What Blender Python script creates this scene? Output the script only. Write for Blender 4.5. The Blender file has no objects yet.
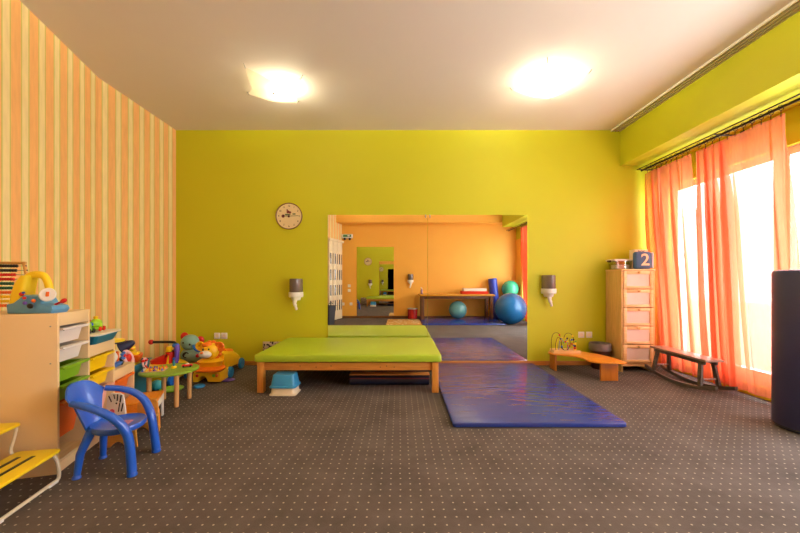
import bpy, bmesh, math, random
from mathutils import Vector, Matrix
random.seed(7)
PI = math.pi
scene = bpy.context.scene
C = scene.collection

# ------------------------------------------------------------------ camera, world, light, exposure
cam_d = bpy.data.cameras.new('camera'); cam = bpy.data.objects.new('camera', cam_d); C.objects.link(cam)
cam_d.sensor_width = 36; cam_d.lens = 350/800*36; cam_d.shift_y = 13.5/800; cam_d.clip_start = .02
cam.location = (0, 0, 1.05); cam.rotation_euler = (PI/2, 0, 0)
scene.camera = cam
scene.view_settings.view_transform = 'Standard'; scene.view_settings.look = 'None'
scene.view_settings.gamma = 1; scene.view_settings.use_curve_mapping = False
scene.view_settings.exposure = 0.32
world = bpy.data.worlds.new('sky'); scene.world = world; world.use_nodes = True
bg = world.node_tree.nodes['Background']
bg.inputs[0].default_value = (0.86, 0.93, 1.0, 1); bg.inputs[1].default_value = 3.2
def area(name, loc, rot, sx, sy, power, col, spread=PI):
    l = bpy.data.lights.new(name, 'AREA'); l.shape = 'RECTANGLE'; l.size = sx; l.size_y = sy
    l.energy = power; l.color = col; l.spread = spread
    o = bpy.data.objects.new(name, l); C.objects.link(o); o.location = loc; o.rotation_euler = rot
    return o
# overcast daylight entering through the row of windows
area('window_daylight', (3.62, 2.0, 1.25), (0, PI/2, 0), 2.2, 4.6, 250, (0.90, 0.95, 1.0))
LAMP_W = 20
def bulb_light(loc, power=LAMP_W):
    l = bpy.data.lights.new('bulb_light', 'POINT'); l.energy = power; l.color = (1.0, 0.93, 0.68)
    l.shadow_soft_size = .04
    o = bpy.data.objects.new('bulb_light', l); C.objects.link(o); o.location = loc
    return o

# ------------------------------------------------------------------ materials
def lin(c):
    return tuple(((v/255)/12.92 if v/255 <= .04045 else ((v/255+.055)/1.055)**2.4) for v in c) + (1,)
MATS = {}
def pm(name, rgb, rough=.5, var=.05, scale=14, bump=0.0, metal=0, bscale=None, coat=0, spec=.5, trans=0):
    if name in MATS: return MATS[name]
    m = bpy.data.materials.new(name); m.use_nodes = True; nt = m.node_tree; N = nt.nodes; L = nt.links
    b = N['Principled BSDF']; b.inputs['Roughness'].default_value = rough; b.inputs['Metallic'].default_value = metal
    b.inputs['Coat Weight'].default_value = coat; b.inputs['Specular IOR Level'].default_value = spec
    b.inputs['Transmission Weight'].default_value = trans
    tc = N.new('ShaderNodeTexCoord'); no = N.new('ShaderNodeTexNoise'); no.inputs['Scale'].default_value = scale
    no.inputs['Detail'].default_value = 4
    L.new(tc.outputs['Object'], no.inputs['Vector'])
    mx = N.new('ShaderNodeMix'); mx.data_type = 'RGBA'
    c = lin(rgb)
    mx.inputs[6].default_value = tuple(max(0, v*(1-var)) for v in c[:3])+(1,)
    mx.inputs[7].default_value = tuple(min(1, v*(1+var)) for v in c[:3])+(1,)
    L.new(no.outputs['Fac'], mx.inputs[0]); L.new(mx.outputs[2], b.inputs['Base Color'])
    if bump:
        n2 = N.new('ShaderNodeTexNoise'); n2.inputs['Scale'].default_value = bscale or scale*6
        L.new(tc.outputs['Object'], n2.inputs['Vector'])
        bp = N.new('ShaderNodeBump'); bp.inputs['Strength'].default_value = bump; bp.inputs['Distance'].default_value = .01
        L.new(n2.outputs['Fac'], bp.inputs['Height']); L.new(bp.outputs[0], b.inputs['Normal'])
    MATS[name] = m
    return m
def wood(name, c1, c2, rough=.45, axis='X', scale=6):
    if name in MATS: return MATS[name]
    m = bpy.data.materials.new(name); m.use_nodes = True; nt = m.node_tree; N = nt.nodes; L = nt.links
    b = N['Principled BSDF']; b.inputs['Roughness'].default_value = rough
    tc = N.new('ShaderNodeTexCoord'); mp = N.new('ShaderNodeMapping')
    s = {'X': (1, 14, 14), 'Y': (14, 1, 14), 'Z': (14, 14, 1)}[axis]
    mp.inputs['Scale'].default_value = s
    no = N.new('ShaderNodeTexNoise'); no.inputs['Scale'].default_value = scale; no.inputs['Detail'].default_value = 5
    no.inputs['Distortion'].default_value = .6
    L.new(tc.outputs['Object'], mp.inputs[0]); L.new(mp.outputs[0], no.inputs['Vector'])
    r = N.new('ShaderNodeValToRGB'); r.color_ramp.elements[0].color = lin(c1); r.color_ramp.elements[1].color = lin(c2)
    r.color_ramp.elements[0].position = .3; r.color_ramp.elements[1].position = .7
    L.new(no.outputs['Fac'], r.inputs[0]); L.new(r.outputs[0], b.inputs['Base Color'])
    MATS[name] = m
    return m
def mirror_mat():
    m = bpy.data.materials.new('mirror_silver'); m.use_nodes = True
    b = m.node_tree.nodes['Principled BSDF']
    b.inputs['Base Color'].default_value = (.90, .92, .90, 1); b.inputs['Metallic'].default_value = 1
    b.inputs['Roughness'].default_value = 0.0
    return m
def glass_mat(name, tint=(1, 1, 1, 1), gl=.08):
    m = bpy.data.materials.new(name); m.use_nodes = True; nt = m.node_tree; N = nt.nodes; L = nt.links
    N.remove(N['Principled BSDF']); out = N['Material Output']
    t = N.new('ShaderNodeBsdfTransparent'); t.inputs[0].default_value = tint
    g = N.new('ShaderNodeBsdfGlossy'); g.inputs['Roughness'].default_value = .02
    mx = N.new('ShaderNodeMixShader'); mx.inputs[0].default_value = gl
    L.new(t.outputs[0], mx.inputs[1]); L.new(g.outputs[0], mx.inputs[2]); L.new(mx.outputs[0], out.inputs[0])
    return m
def sheer_mat(name, rgb, transp, rough=.8, weave=True):
    m = bpy.data.materials.new(name); m.use_nodes = True; nt = m.node_tree; N = nt.nodes; L = nt.links
    N.remove(N['Principled BSDF']); out = N['Material Output']
    c = lin(rgb)
    d = N.new('ShaderNodeBsdfDiffuse'); d.inputs[0].default_value = c
    t = N.new('ShaderNodeBsdfTranslucent'); t.inputs[0].default_value = c
    m1 = N.new('ShaderNodeMixShader'); m1.inputs[0].default_value = .6
    L.new(d.outputs[0], m1.inputs[1]); L.new(t.outputs[0], m1.inputs[2])
    tr = N.new('ShaderNodeBsdfTransparent'); tr.inputs[0].default_value = tuple(v**.10 for v in c[:3])+(1,)
    m2 = N.new('ShaderNodeMixShader')
    L.new(m1.outputs[0], m2.inputs[1]); L.new(tr.outputs[0], m2.inputs[2]); L.new(m2.outputs[0], out.inputs[0])
    if weave:
        tc = N.new('ShaderNodeTexCoord'); no = N.new('ShaderNodeTexNoise'); no.inputs['Scale'].default_value = 60
        mp = N.new('ShaderNodeMapping'); mp.inputs['Scale'].default_value = (1, 1, .15)
        L.new(tc.outputs['Object'], mp.inputs[0]); L.new(mp.outputs[0], no.inputs['Vector'])
        mr = N.new('ShaderNodeMapRange'); mr.inputs[3].default_value = transp-.12; mr.inputs[4].default_value = transp+.12
        L.new(no.outputs['Fac'], mr.inputs[0]); L.new(mr.outputs[0], m2.inputs[0])
    else: m2.inputs[0].default_value = transp
    return m
def emit_mat(name, rgb, s):
    m = bpy.data.materials.new(name); m.use_nodes = True; nt = m.node_tree; N = nt.nodes
    b = N['Principled BSDF']; b.inputs['Emission Color'].default_value = lin(rgb); b.inputs['Emission Strength'].default_value = s
    return m

# ------------------------------------------------------------------ mesh helpers
class MB:
    def __init__(s): s.bm = bmesh.new()
    def _mx(s, vs, mx):
        if mx is not None: bmesh.ops.transform(s.bm, matrix=mx, verts=vs)
    def box(s, lo, hi, bev=0, seg=2, mx=None):
        t = bmesh.new()
        bmesh.ops.create_cube(t, size=1)
        sz = [hi[i]-lo[i] for i in range(3)]; ce = [(hi[i]+lo[i])/2 for i in range(3)]
        bmesh.ops.transform(t, matrix=Matrix.Translation(ce) @ Matrix.Diagonal((*sz, 1)), verts=t.verts)
        if bev: bmesh.ops.bevel(t, geom=list(t.edges), offset=min(bev, min(sz)*.49), segments=seg, affect='EDGES', profile=.5)
        s._merge(t, mx); return s
    def _merge(s, t, mx=None):
        if mx is not None: bmesh.ops.transform(t, matrix=mx, verts=t.verts)
        vm = {v: s.bm.verts.new(v.co) for v in t.verts}
        for f in t.faces:
            try: s.bm.faces.new([vm[v] for v in f.verts])
            except ValueError: pass
        t.free()
    def tube(s, pts, r, n=10, closed=False, flat=None):
        pts = [Vector(p) for p in pts]; m = len(pts)
        rr = r if isinstance(r, (list, tuple)) else [r]*m
        rings = []; up = None
        for i, p in enumerate(pts):
            a = pts[i-1] if (i > 0 or closed) else p; b = pts[(i+1) % m] if (i < m-1 or closed) else p
            d = (b-a).normalized()
            if up is None:
                up = Vector((0, 0, 1)) if abs(d.z) < .9 else Vector((1, 0, 0))
            sx = d.cross(up).normalized(); uy = sx.cross(d).normalized(); up = uy
            f = flat or 1
            rings.append([s.bm.verts.new(p + (sx*math.cos(2*PI*k/n)*rr[i]*f + uy*math.sin(2*PI*k/n)*rr[i])) for k in range(n)])
        seq = range(m if closed else m-1)
        for i in seq:
            A, B = rings[i], rings[(i+1) % m]
            for k in range(n): s.bm.faces.new((A[k], A[(k+1) % n], B[(k+1) % n], B[k]))
        if not closed:
            s.bm.faces.new(list(reversed(rings[0]))); s.bm.faces.new(rings[-1])
        return s
    def lathe(s, prof, n=28, mx=None, cap=True):
        t = bmesh.new(); rings = []
        for (r, z) in prof:
            if r < 1e-5: rings.append([t.verts.new((0, 0, z))])
            else: rings.append([t.verts.new((r*math.cos(2*PI*k/n), r*math.sin(2*PI*k/n), z)) for k in range(n)])
        for A, B in zip(rings, rings[1:]):
            for k in range(n):
                a, b = A[k % len(A)], A[(k+1) % len(A)]; c, d = B[(k+1) % len(B)], B[k % len(B)]
                q = []
                for v in (a, b, c, d):
                    if v not in q: q.append(v)
                if len(q) > 2: t.faces.new(q)
        if cap:
            if len(rings[0]) > 1: t.faces.new(list(reversed(rings[0])))
            if len(rings[-1]) > 1: t.faces.new(rings[-1])
        s._merge(t, mx); return s
    def ball(s, c, r, n=20, mx=None):
        if not isinstance(r, (tuple, list)): r = (r, r, r)
        t = bmesh.new(); bmesh.ops.create_uvsphere(t, u_segments=n, v_segments=max(8, n*2//3), radius=1)
        M = Matrix.Translation(c) @ (mx or Matrix.Identity(4)) @ Matrix.Diagonal((*r, 1))
        s._merge(t, M); return s
    def prism(s, pts, z0, z1, bev=0, mx=None, seg=2):
        t = bmesh.new()
        vs = [t.verts.new((x, y, z0)) for x, y in pts]; f = t.faces.new(vs)
        r = bmesh.ops.extrude_face_region(t, geom=[f])
        bmesh.ops.translate(t, vec=(0, 0, z1-z0), verts=[v for v in r['geom'] if isinstance(v, bmesh.types.BMVert)])
        bmesh.ops.recalc_face_normals(t, faces=t.faces)
        if bev:
            es = [e for e in t.edges if abs(e.verts[0].co.z-e.verts[1].co.z) < 1e-6]
            bmesh.ops.bevel(t, geom=es, offset=bev, segments=seg, affect='EDGES', profile=.5)
        s._merge(t, mx); return s
    def loft(s, rings, cap=True, closed_loop=False):
        R = [[s.bm.verts.new(p) for p in r] for r in rings]; n = len(R[0])
        pairs = list(zip(R, R[1:])) + ([(R[-1], R[0])] if closed_loop else [])
        for A, B in pairs:
            for k in range(n): s.bm.faces.new((A[k], A[(k+1) % n], B[(k+1) % n], B[k]))
        if cap and not closed_loop:
            s.bm.faces.new(list(reversed(R[0]))); s.bm.faces.new(R[-1])
        return s
    def grid(s, fn, nu, nv):
        g = [[s.bm.verts.new(fn(i/nu, j/nv)) for j in range(nv+1)] for i in range(nu+1)]
        for i in range(nu):
            for j in range(nv): s.bm.faces.new((g[i][j], g[i+1][j], g[i+1][j+1], g[i][j+1]))
        return s
    def quad(s, *p):
        s.bm.faces.new([s.bm.verts.new(q) for q in p]); return s
    def build(s, name, m, parent=None, label=None, sharp=35, smooth=True, recalc=True):
        if recalc: bmesh.ops.recalc_face_normals(s.bm, faces=s.bm.faces)
        me = bpy.data.meshes.new(name); s.bm.to_mesh(me); s.bm.free()
        if smooth:
            for p in me.polygons: p.use_smooth = True
            me.set_sharp_from_angle(angle=math.radians(sharp))
        me.materials.append(m)
        o = bpy.data.objects.new(name, me); C.objects.link(o)
        if parent: o.parent = parent
        if label: o['label'] = label
        return o
def tag(o, label, cat, group=None, kind=None):
    o['label'] = label; o['category'] = cat
    if group: o['group'] = group
    if kind: o['kind'] = kind
    return o
def thing(name, loc, label, cat, rz=0, group=None):
    o = bpy.data.objects.new(name, None); C.objects.link(o); o.empty_display_size = .05
    o.location = loc; o.rotation_euler = (0, 0, rz)
    return tag(o, label, cat, group)
def struct(o, label=None):
    o['kind'] = 'structure'
    if label: o['label'] = label
    return o
def place(o, loc, rz=0):
    o.location = loc; o.rotation_euler = (0, 0, rz); return o
def dup(root, loc, rz, label, group=None):
    r = root.copy(); C.objects.link(r); r.location = loc; r.rotation_euler = (0, 0, rz); r['label'] = label
    if group: r['group'] = group
    for ch in list(root.children):
        c = ch.copy(); C.objects.link(c); c.parent = r
        for g in list(ch.children):
            d = g.copy(); C.objects.link(d); d.parent = c
    return r
def text_part(body, size, depth, m, name, parent, loc, rot):
    cu = bpy.data.curves.new('txt', 'FONT'); cu.body = body; cu.size = size; cu.extrude = depth
    cu.align_x = 'CENTER'; cu.align_y = 'CENTER'; cu.offset = size*.012
    to = bpy.data.objects.new('txt', cu); C.objects.link(to)
    dg = bpy.context.evaluated_depsgraph_get(); dg.update()
    me = bpy.data.meshes.new_from_object(to.evaluated_get(dg)); bpy.data.objects.remove(to); bpy.data.curves.remove(cu)
    me.materials.clear(); me.materials.append(m); me.name = name
    o = bpy.data.objects.new(name, me); C.objects.link(o); o.parent = parent; o.location = loc; o.rotation_euler = rot
    return o
def arc(c, r, a0, a1, n, plane='xz', k=1.0):
    out = []
    for i in range(n+1):
        a = math.radians(a0+(a1-a0)*i/n); u, v = r*math.cos(a)*k, r*math.sin(a)
        if plane == 'xz': out.append((c[0]+u, c[1], c[2]+v))
        elif plane == 'yz': out.append((c[0], c[1]+u, c[2]+v))
        else: out.append((c[0]+u, c[1]+v, c[2]))
    return out
def smooth_path(pts, n=6):
    P = [Vector(p) for p in pts]; out = []
    for i in range(len(P)-1):
        p0 = P[max(i-1, 0)]; p1 = P[i]; p2 = P[i+1]; p3 = P[min(i+2, len(P)-1)]
        for k in range(n):
            t = k/n
            out.append(.5*((2*p1)+(p2-p0)*t+(2*p0-5*p1+4*p2-p3)*t*t+(3*p1-p0-3*p2+p3)*t**3))
    out.append(P[-1]); return out
def rrect(w, h, r, n=5, cx=0, cy=0):
    out = []
    for (sx, sy, a0) in ((1, 1, 0), (-1, 1, 90), (-1, -1, 180), (1, -1, 270)):
        for i in range(n+1):
            a = math.radians(a0+90*i/n)
            out.append((cx+sx*(w/2-r)+r*math.cos(a), cy+sy*(h/2-r)+r*math.sin(a)))
    return out

# shared materials
M = {}
M['white'] = pm('white_plastic', (236, 232, 224), .35)
M['blue'] = pm('blue_plastic', (30, 94, 206), .28, coat=.3)
M['yellow'] = pm('yellow_plastic', (250, 208, 10), .35)
M['yellow2'] = pm('bright_yellow_plastic', (250, 214, 30), .4)
M['orange'] = pm('orange_plastic', (240, 110, 20), .4)
M['red'] = pm('red_plastic', (215, 30, 22), .35)
M['black'] = pm('black_plastic', (22, 22, 24), .4)
M['green'] = pm('green_plastic', (120, 185, 20), .4)
M['lime'] = pm('lime_plastic', (150, 205, 40), .4)
M['teal'] = pm('teal_plastic', (30, 120, 140), .4)
M['purple'] = pm('purple_plastic', (110, 80, 190), .4)
M['metal'] = pm('brushed_metal', (170, 165, 155), .3, metal=1)
M['darkmetal'] = pm('dark_metal', (60, 50, 42), .35, metal=.8)
M['cream'] = pm('cream_plastic', (240, 222, 190), .4)
M['pine'] = wood('pine_wood', (200, 128, 44), (226, 156, 68), .45, 'X')
M['pineZ'] = wood('pine_wood_upright', (200, 128, 44), (226, 156, 68), .45, 'Z')

# ------------------------------------------------------------------ room
D = 4.32; RB = -1.03; H = 2.90; XR = 3.2; XB = 2.716; ZB = 2.457
# floor: dotted carpet
def carpet():
    m = bpy.data.materials.new('dotted_carpet'); m.use_nodes = True; nt = m.node_tree; N = nt.nodes; L = nt.links
    b = N['Principled BSDF']; b.inputs['Roughness'].default_value = .95; b.inputs['Specular IOR Level'].default_value = .15
    tc = N.new('ShaderNodeTexCoord')
    v = N.new('ShaderNodeTexVoronoi'); v.feature = 'F1'; v.inputs['Scale'].default_value = 20.0; v.inputs['Randomness'].default_value = 0.06
    v.voronoi_dimensions = '2D'
    L.new(tc.outputs['Object'], v.inputs['Vector'])
    lt = N.new('ShaderNodeMapRange'); lt.inputs[1].default_value = .065; lt.inputs[2].default_value = .11
    lt.inputs[3].default_value = 1; lt.inputs[4].default_value = 0
    L.new(v.outputs['Distance'], lt.inputs[0])
    no = N.new('ShaderNodeTexNoise'); no.inputs['Scale'].default_value = 3; no.inputs['Detail'].default_value = 8; no.inputs['Roughness'].default_value = .7
    L.new(tc.outputs['Object'], no.inputs['Vector'])
    r = N.new('ShaderNodeValToRGB'); r.color_ramp.elements[0].color = lin((80, 72, 68)); r.color_ramp.elements[1].color = lin((106, 95, 90))
    r.color_ramp.elements[0].position = .3; r.color_ramp.elements[1].position = .7
    L.new(no.outputs['Fac'], r.inputs[0])
    mx = N.new('ShaderNodeMix'); mx.data_type = 'RGBA'; mx.inputs[7].default_value = lin((176, 164, 148))
    L.new(lt.outputs[0], mx.inputs[0]); L.new(r.outputs[0], mx.inputs[6]); L.new(mx.outputs[2], b.inputs['Base Color'])
    n2 = N.new('ShaderNodeTexNoise'); n2.inputs['Scale'].default_value = 220; L.new(tc.outputs['Object'], n2.inputs['Vector'])
    bp = N.new('ShaderNodeBump'); bp.inputs['Strength'].default_value = .5; bp.inputs['Distance'].default_value = .004
    L.new(n2.outputs['Fac'], bp.inputs['Height']); L.new(bp.outputs[0], b.inputs['Normal'])
    return m
def wx(y):            # the papered left wall: straight near the green wall, then turning inwards
    return -2.757 if y > 3.2 else -2.757+.2735*(3.2-y)
XRear = wx(RB)
outline = [(-2.765, D), (-2.757, 3.2), (XRear, RB), (XR, RB), (XR, D)]
struct(MB().prism([(-3.1, -1.25), (3.42, -1.25), (3.42, 4.5), (-3.1, 4.5)], -.1, 0).build('floor', carpet(), smooth=False))
ceil_m = pm('ceiling_paint', (228, 218, 206), .9, var=.02, scale=3)
struct(MB().prism([(-3.1, -1.25), (3.42, -1.25), (3.42, 4.5), (-3.1, 4.5)], H, H+.1).build('ceiling', ceil_m, smooth=False))
green_m = pm('lime_wall_paint', (197, 195, 18), .6, var=.03, scale=2, bump=.05, bscale=120)
orange_m = pm('orange_wall_paint', (240, 172, 62), .6, var=.03, scale=2, bump=.05, bscale=120)
struct(MB().box((-3.1, D, 0), (3.42, D+.15, H)).build('wall_back', green_m, smooth=False), 'lime green back wall')
struct(MB().box((-3.1, RB-.2, 0), (3.42, RB, H)).build('wall_front', orange_m, smooth=False), 'orange wall behind the camera')
# wallpaper
def paper():
    m = bpy.data.materials.new('striped_wallpaper'); m.use_nodes = True; nt = m.node_tree; N = nt.nodes; L = nt.links
    b = N['Principled BSDF']; b.inputs['Roughness'].default_value = .8
    uv = N.new('ShaderNodeUVMap'); sp = N.new('ShaderNodeSeparateXYZ'); L.new(uv.outputs[0], sp.inputs[0])
    ma = N.new('ShaderNodeMath'); ma.operation = 'DIVIDE'; ma.inputs[1].default_value = .157; L.new(sp.outputs[0], ma.inputs[0])
    ad = N.new('ShaderNodeMath'); ad.operation = 'ADD'; ad.inputs[1].default_value = 50 - .106/.157; L.new(ma.outputs[0], ad.inputs[0])
    fr = N.new('ShaderNodeMath'); fr.operation = 'FRACT'; L.new(ad.outputs[0], fr.inputs[0])
    r = N.new('ShaderNodeValToRGB'); cr = r.color_ramp; cr.interpolation = 'LINEAR'
    G, K, O = lin((200, 196, 96)), lin((236, 214, 150)), lin((240, 180, 108))
    pts = [(0, K), (.165, K), (.19, G), (.22, G), (.245, O), (.755, O), (.78, G), (.81, G), (.835, K), (1, K)]
    while len(cr.elements) < len(pts): cr.elements.new(.5)
    for e, (p, c) in zip(cr.elements, pts): e.position = p
    for e, (p, c) in zip(cr.elements, pts): e.color = c
    L.new(fr.outputs[0], r.inputs[0])
    tc = N.new('ShaderNodeTexCoord'); mp = N.new('ShaderNodeMapping'); mp.inputs['Scale'].default_value = (30, 30, 5)
    no = N.new('ShaderNodeTexNoise'); no.inputs['Scale'].default_value = 1.2; no.inputs['Detail'].default_value = 6
    L.new(tc.outputs['Object'], mp.inputs[0]); L.new(mp.outputs[0], no.inputs['Vector'])
    mr = N.new('ShaderNodeMapRange'); mr.inputs[3].default_value = .84; mr.inputs[4].default_value = 1.16; L.new(no.outputs['Fac'], mr.inputs[0])
    mx = N.new('ShaderNodeMix'); mx.data_type = 'RGBA'; mx.blend_type = 'MULTIPLY'; mx.inputs[0].default_value = 1
    L.new(r.outputs[0], mx.inputs[6]); L.new(mr.outputs[0], mx.inputs[7]); L.new(mx.outputs[2], b.inputs['Base Color'])
    return m
mb = MB(); bm = mb.bm
pl = [(-2.765, D), (-2.757, 3.2), (XRear, RB)]
uvl = bm.loops.layers.uv.new('UVMap'); s0 = 0
cols = []
for i, (x, y) in enumerate(pl):
    if i: s0 += math.dist(pl[i-1], pl[i])
    cols.append((x, y, s0))
for (xa, ya, sa), (xb, yb, sb) in zip(cols, cols[1:]):
    f = bm.faces.new([bm.verts.new(p) for p in ((xa, ya, 0), (xb, yb, 0), (xb, yb, H), (xa, ya, H))])
    for l, (u, v) in zip(f.loops, ((sa, 0), (sb, 0), (sb, H), (sa, H))): l[uvl].uv = (u, v)
bmesh.ops.remove_doubles(bm, verts=bm.verts, dist=1e-4)
wl = mb.build('wall_left', paper(), smooth=False)
struct(wl, 'left wall in orange and cream striped wallpaper')
sm = wl.modifiers.new('thickness', 'SOLIDIFY'); sm.thickness = .08; sm.offset = 1
# window wall on the right: lintel, piers, low sill; the lowered beam in front of it
WY = [(-.55, .63), (.63, 1.81), (1.81, 2.99), (2.99, 4.17)]
wm = MB()
wm.box((XR, RB-.2, 2.16), (XR+.05, D+.15, H))
wm.box((XR, RB-.2, 0), (XR+.05, D+.15, .10))
ys = [WY[-1][1], D+.15]
struct(MB().box((XR, RB-.2, .10), (XR+.22, WY[0][0], 2.16)).build('trim_5', orange_m, smooth=False), 'orange pier beside the last window')
for k in range(0, len(ys), 2): wm.box((XR, ys[k], .10), (XR+.05, ys[k+1], 2.16))
struct(wm.build('wall_right', green_m, smooth=False), 'green window wall')
ow = MB().box((XR+.05, RB-.2, 2.16), (XR+.22, D+.15, H)).box((XR+.05, RB-.2, 0), (XR+.22, D+.15, .10)).box((XR+.05, WY[-1][1], .10), (XR+.22, D+.15, 2.16))
struct(ow.build('trim_6', pm('outer_plaster', (240, 238, 232), .8), smooth=False), 'white plaster outside of the window wall')
struct(MB().box((XB, RB+.36, ZB), (XR, D, H)).build('trim_1', green_m, smooth=False), 'lowered green beam above the curtains')
struct(MB().box((XRear-.2, RB, 2.58), (XR, RB+.36, H)).build('trim_2', orange_m, smooth=False), 'orange beam above the orange wall')
trw = pm('white_track', (226, 216, 200), .4)
t = MB()
t.box((XB-.115, RB+.36, H-.010), (XB, D, H))
for k in range(4): t.box((XB-.115+k*.034, RB+.36, H-.022), (XB-.103+k*.034, D, H-.010))
struct(t.build('trim_3', trw, smooth=False), 'white three-groove curtain track on the ceiling')
bbm = wood('baseboard_wood', (176, 108, 34), (200, 130, 50), .5, 'X')
struct(MB().box((-2.76, D-.014, 0), (XR, D, .052), .003).build('baseboard_back', bbm))
struct(MB().box((XRear, RB, 0), (XR, RB+.014, .06), .003).build('baseboard_front', wood('dark_base', (110, 62, 24), (130, 80, 34), .5, 'X')))
frame_m = pm('window_frame_white', (238, 240, 242), .35)
pane_m = glass_mat('window_glass')
for i, (a, b) in enumerate(WY):
    f = MB(); x0, x1 = XR+.06, XR+.12; w = .065
    f.box((x0, a, .10), (x1, a+w, 2.16)); f.box((x0, b-w, .10), (x1, b, 2.16))
    f.box((x0, a+w, .10), (x1, b-w, .22)); f.box((x0, a+w, 2.16-w), (x1, b-w, 2.16))
    wo = struct(f.build('window_%d' % (i+1), frame_m, smooth=False), 'white framed window door')
    MB().box((XR+.088, a+w, .22), (XR+.094, b-w, 2.16-w)).build('pane', pane_m, wo, smooth=False)
    MB().tube([(x0-.03, a+w/2, 1.0), (x0-.03, a+w/2, 1.12)], .008, 8).tube([(x0, a+w/2, 1.0), (x0-.03, a+w/2, 1.0)], .009, 8).build('window_handle', M['metal'], wo)
# pale parapet of the terrace outside
struct(MB().box((4.6, -3, -.1), (4.75, 8, .75)).box((3.42, -3, -.15), (4.75, 8, -.05)).build('trim_4', pm('terrace_plaster', (232, 226, 214), .8), smooth=False), 'pale terrace parapet outside the windows')

# ------------------------------------------------------------------ mirrors
mir = mirror_mat()
edge_m = pm('mirror_edge', (120, 130, 120), .3)
for (a, b, lab) in ((-.889, .338, 'large frameless wall mirror, left panel, above the green therapy bed'),
                    (.341, 1.568, 'large frameless wall mirror, right panel, above the blue mat')):
    r = thing('wall_mirror', ((a+b)/2, D, .055), lab, 'mirror', 0)
    w = (b-a)/2
    MB().box((-w, -.008, 0), (w, -.002, 1.797)).build('mirror_glass', mir, r, smooth=False)
    MB().box((-w, -.002, 0), (w, 0, 1.797)).build('backing', edge_m, r, smooth=False)
    q = MB()
    q.box((-w+.02 if a > 0 else w-.03, -.014, 1.76), (-w+.035 if a > 0 else w-.015, -.008, 1.80), .002)
    q.build('clip', M['metal'], r)
r = thing('wall_mirror', (-.68, RB, .06), 'narrow tall mirror on the orange wall', 'mirror')
MB().box((-.51, .002, 0), (.51, .010, 1.90)).build('mirror_glass', mir, r, smooth=False)
MB().box((-.51, 0, 0), (.51, .002, 1.90)).build('backing', edge_m, r, smooth=False)

# ------------------------------------------------------------------ ceiling lamps
glass_l = sheer_mat('frosted_lamp_glass', (235, 222, 196), .16, weave=False)
bulb_m = emit_mat('bulb_glow', (255, 225, 170), 28)
def lamp(x, y, rz, label, off, power=LAMP_W):
    r = thing('ceiling_lamp', (x, y, H), label, 'ceiling lamp', rz, 'square glass ceiling lamps')
    S = .235
    def f(u, v):
        a, b = (u*2-1), (v*2-1)
        k = 1-.20*(1-abs(a*b))*max(abs(a), abs(b))**2
        return (a*S*k, b*S*k, -.085+.045*(a*a*b*b)**.6+.015*(a*a+b*b)/2)
    g = MB().grid(f, 20, 20).build('glass_shade', glass_l, r)
    MB().lathe([(.05, 0), (.05, -.02), (.02, -.028)], 20).build('ceiling_plate', M['white'], r)
    MB().lathe([(.004, -.02), (.004, -.085), (.010, -.087), (.010, -.094), (.0, -.098)], 12).build('nut', M['darkmetal'], r)
    for sx in (-1, 1):
        for sy in (-1, 1):
            MB().tube([(sx*S*.97, sy*S*.97, -.032), (sx*S*1.02, sy*S*1.02, -.012), (sx*S*1.04, sy*S*1.04, 0)], .004, 6).build('clip', M['metal'], r)
    for dx, dy in off:
        MB().lathe([(.016, 0), (.016, -.024)], 12, Matrix.Translation((dx, dy, -.001))).build('socket', M['white'], r)
        MB().ball((dx, dy, -.043), .020, 14).build('bulb', bulb_m, r)
        c = Vector((dx, dy, 0)); c.rotate(Matrix.Rotation(rz, 3, 'Z'))
        l = bulb_light((x+c.x, y+c.y, H-.05), power)
        l.parent = r; l.matrix_parent_inverse = Matrix.Identity(4); l.location = (dx, dy, -.043)
    return r
lamp(-1.19, 3.30, .35, 'square frosted glass ceiling lamp, the left one, one side dark', [(.10, 0)])
lamp(1.37, 3.22, .35, 'square frosted glass ceiling lamp, the right one, fully bright', [(-.10, 0), (.09, .03)])
lamp(-1.0, .9, .35, 'added square frosted glass ceiling lamp, unseen above the frame on the left', [(.10, 0)], 60)  # assumed lamp out of view, added to raise the overall room brightness
lamp(1.2, 1.55, .35, 'added square frosted glass ceiling lamp, unseen above the frame on the right', [(-.10, 0), (.09, .03)], 34)  # also assumed and out of view, added to brighten the ceiling at top centre

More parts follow.
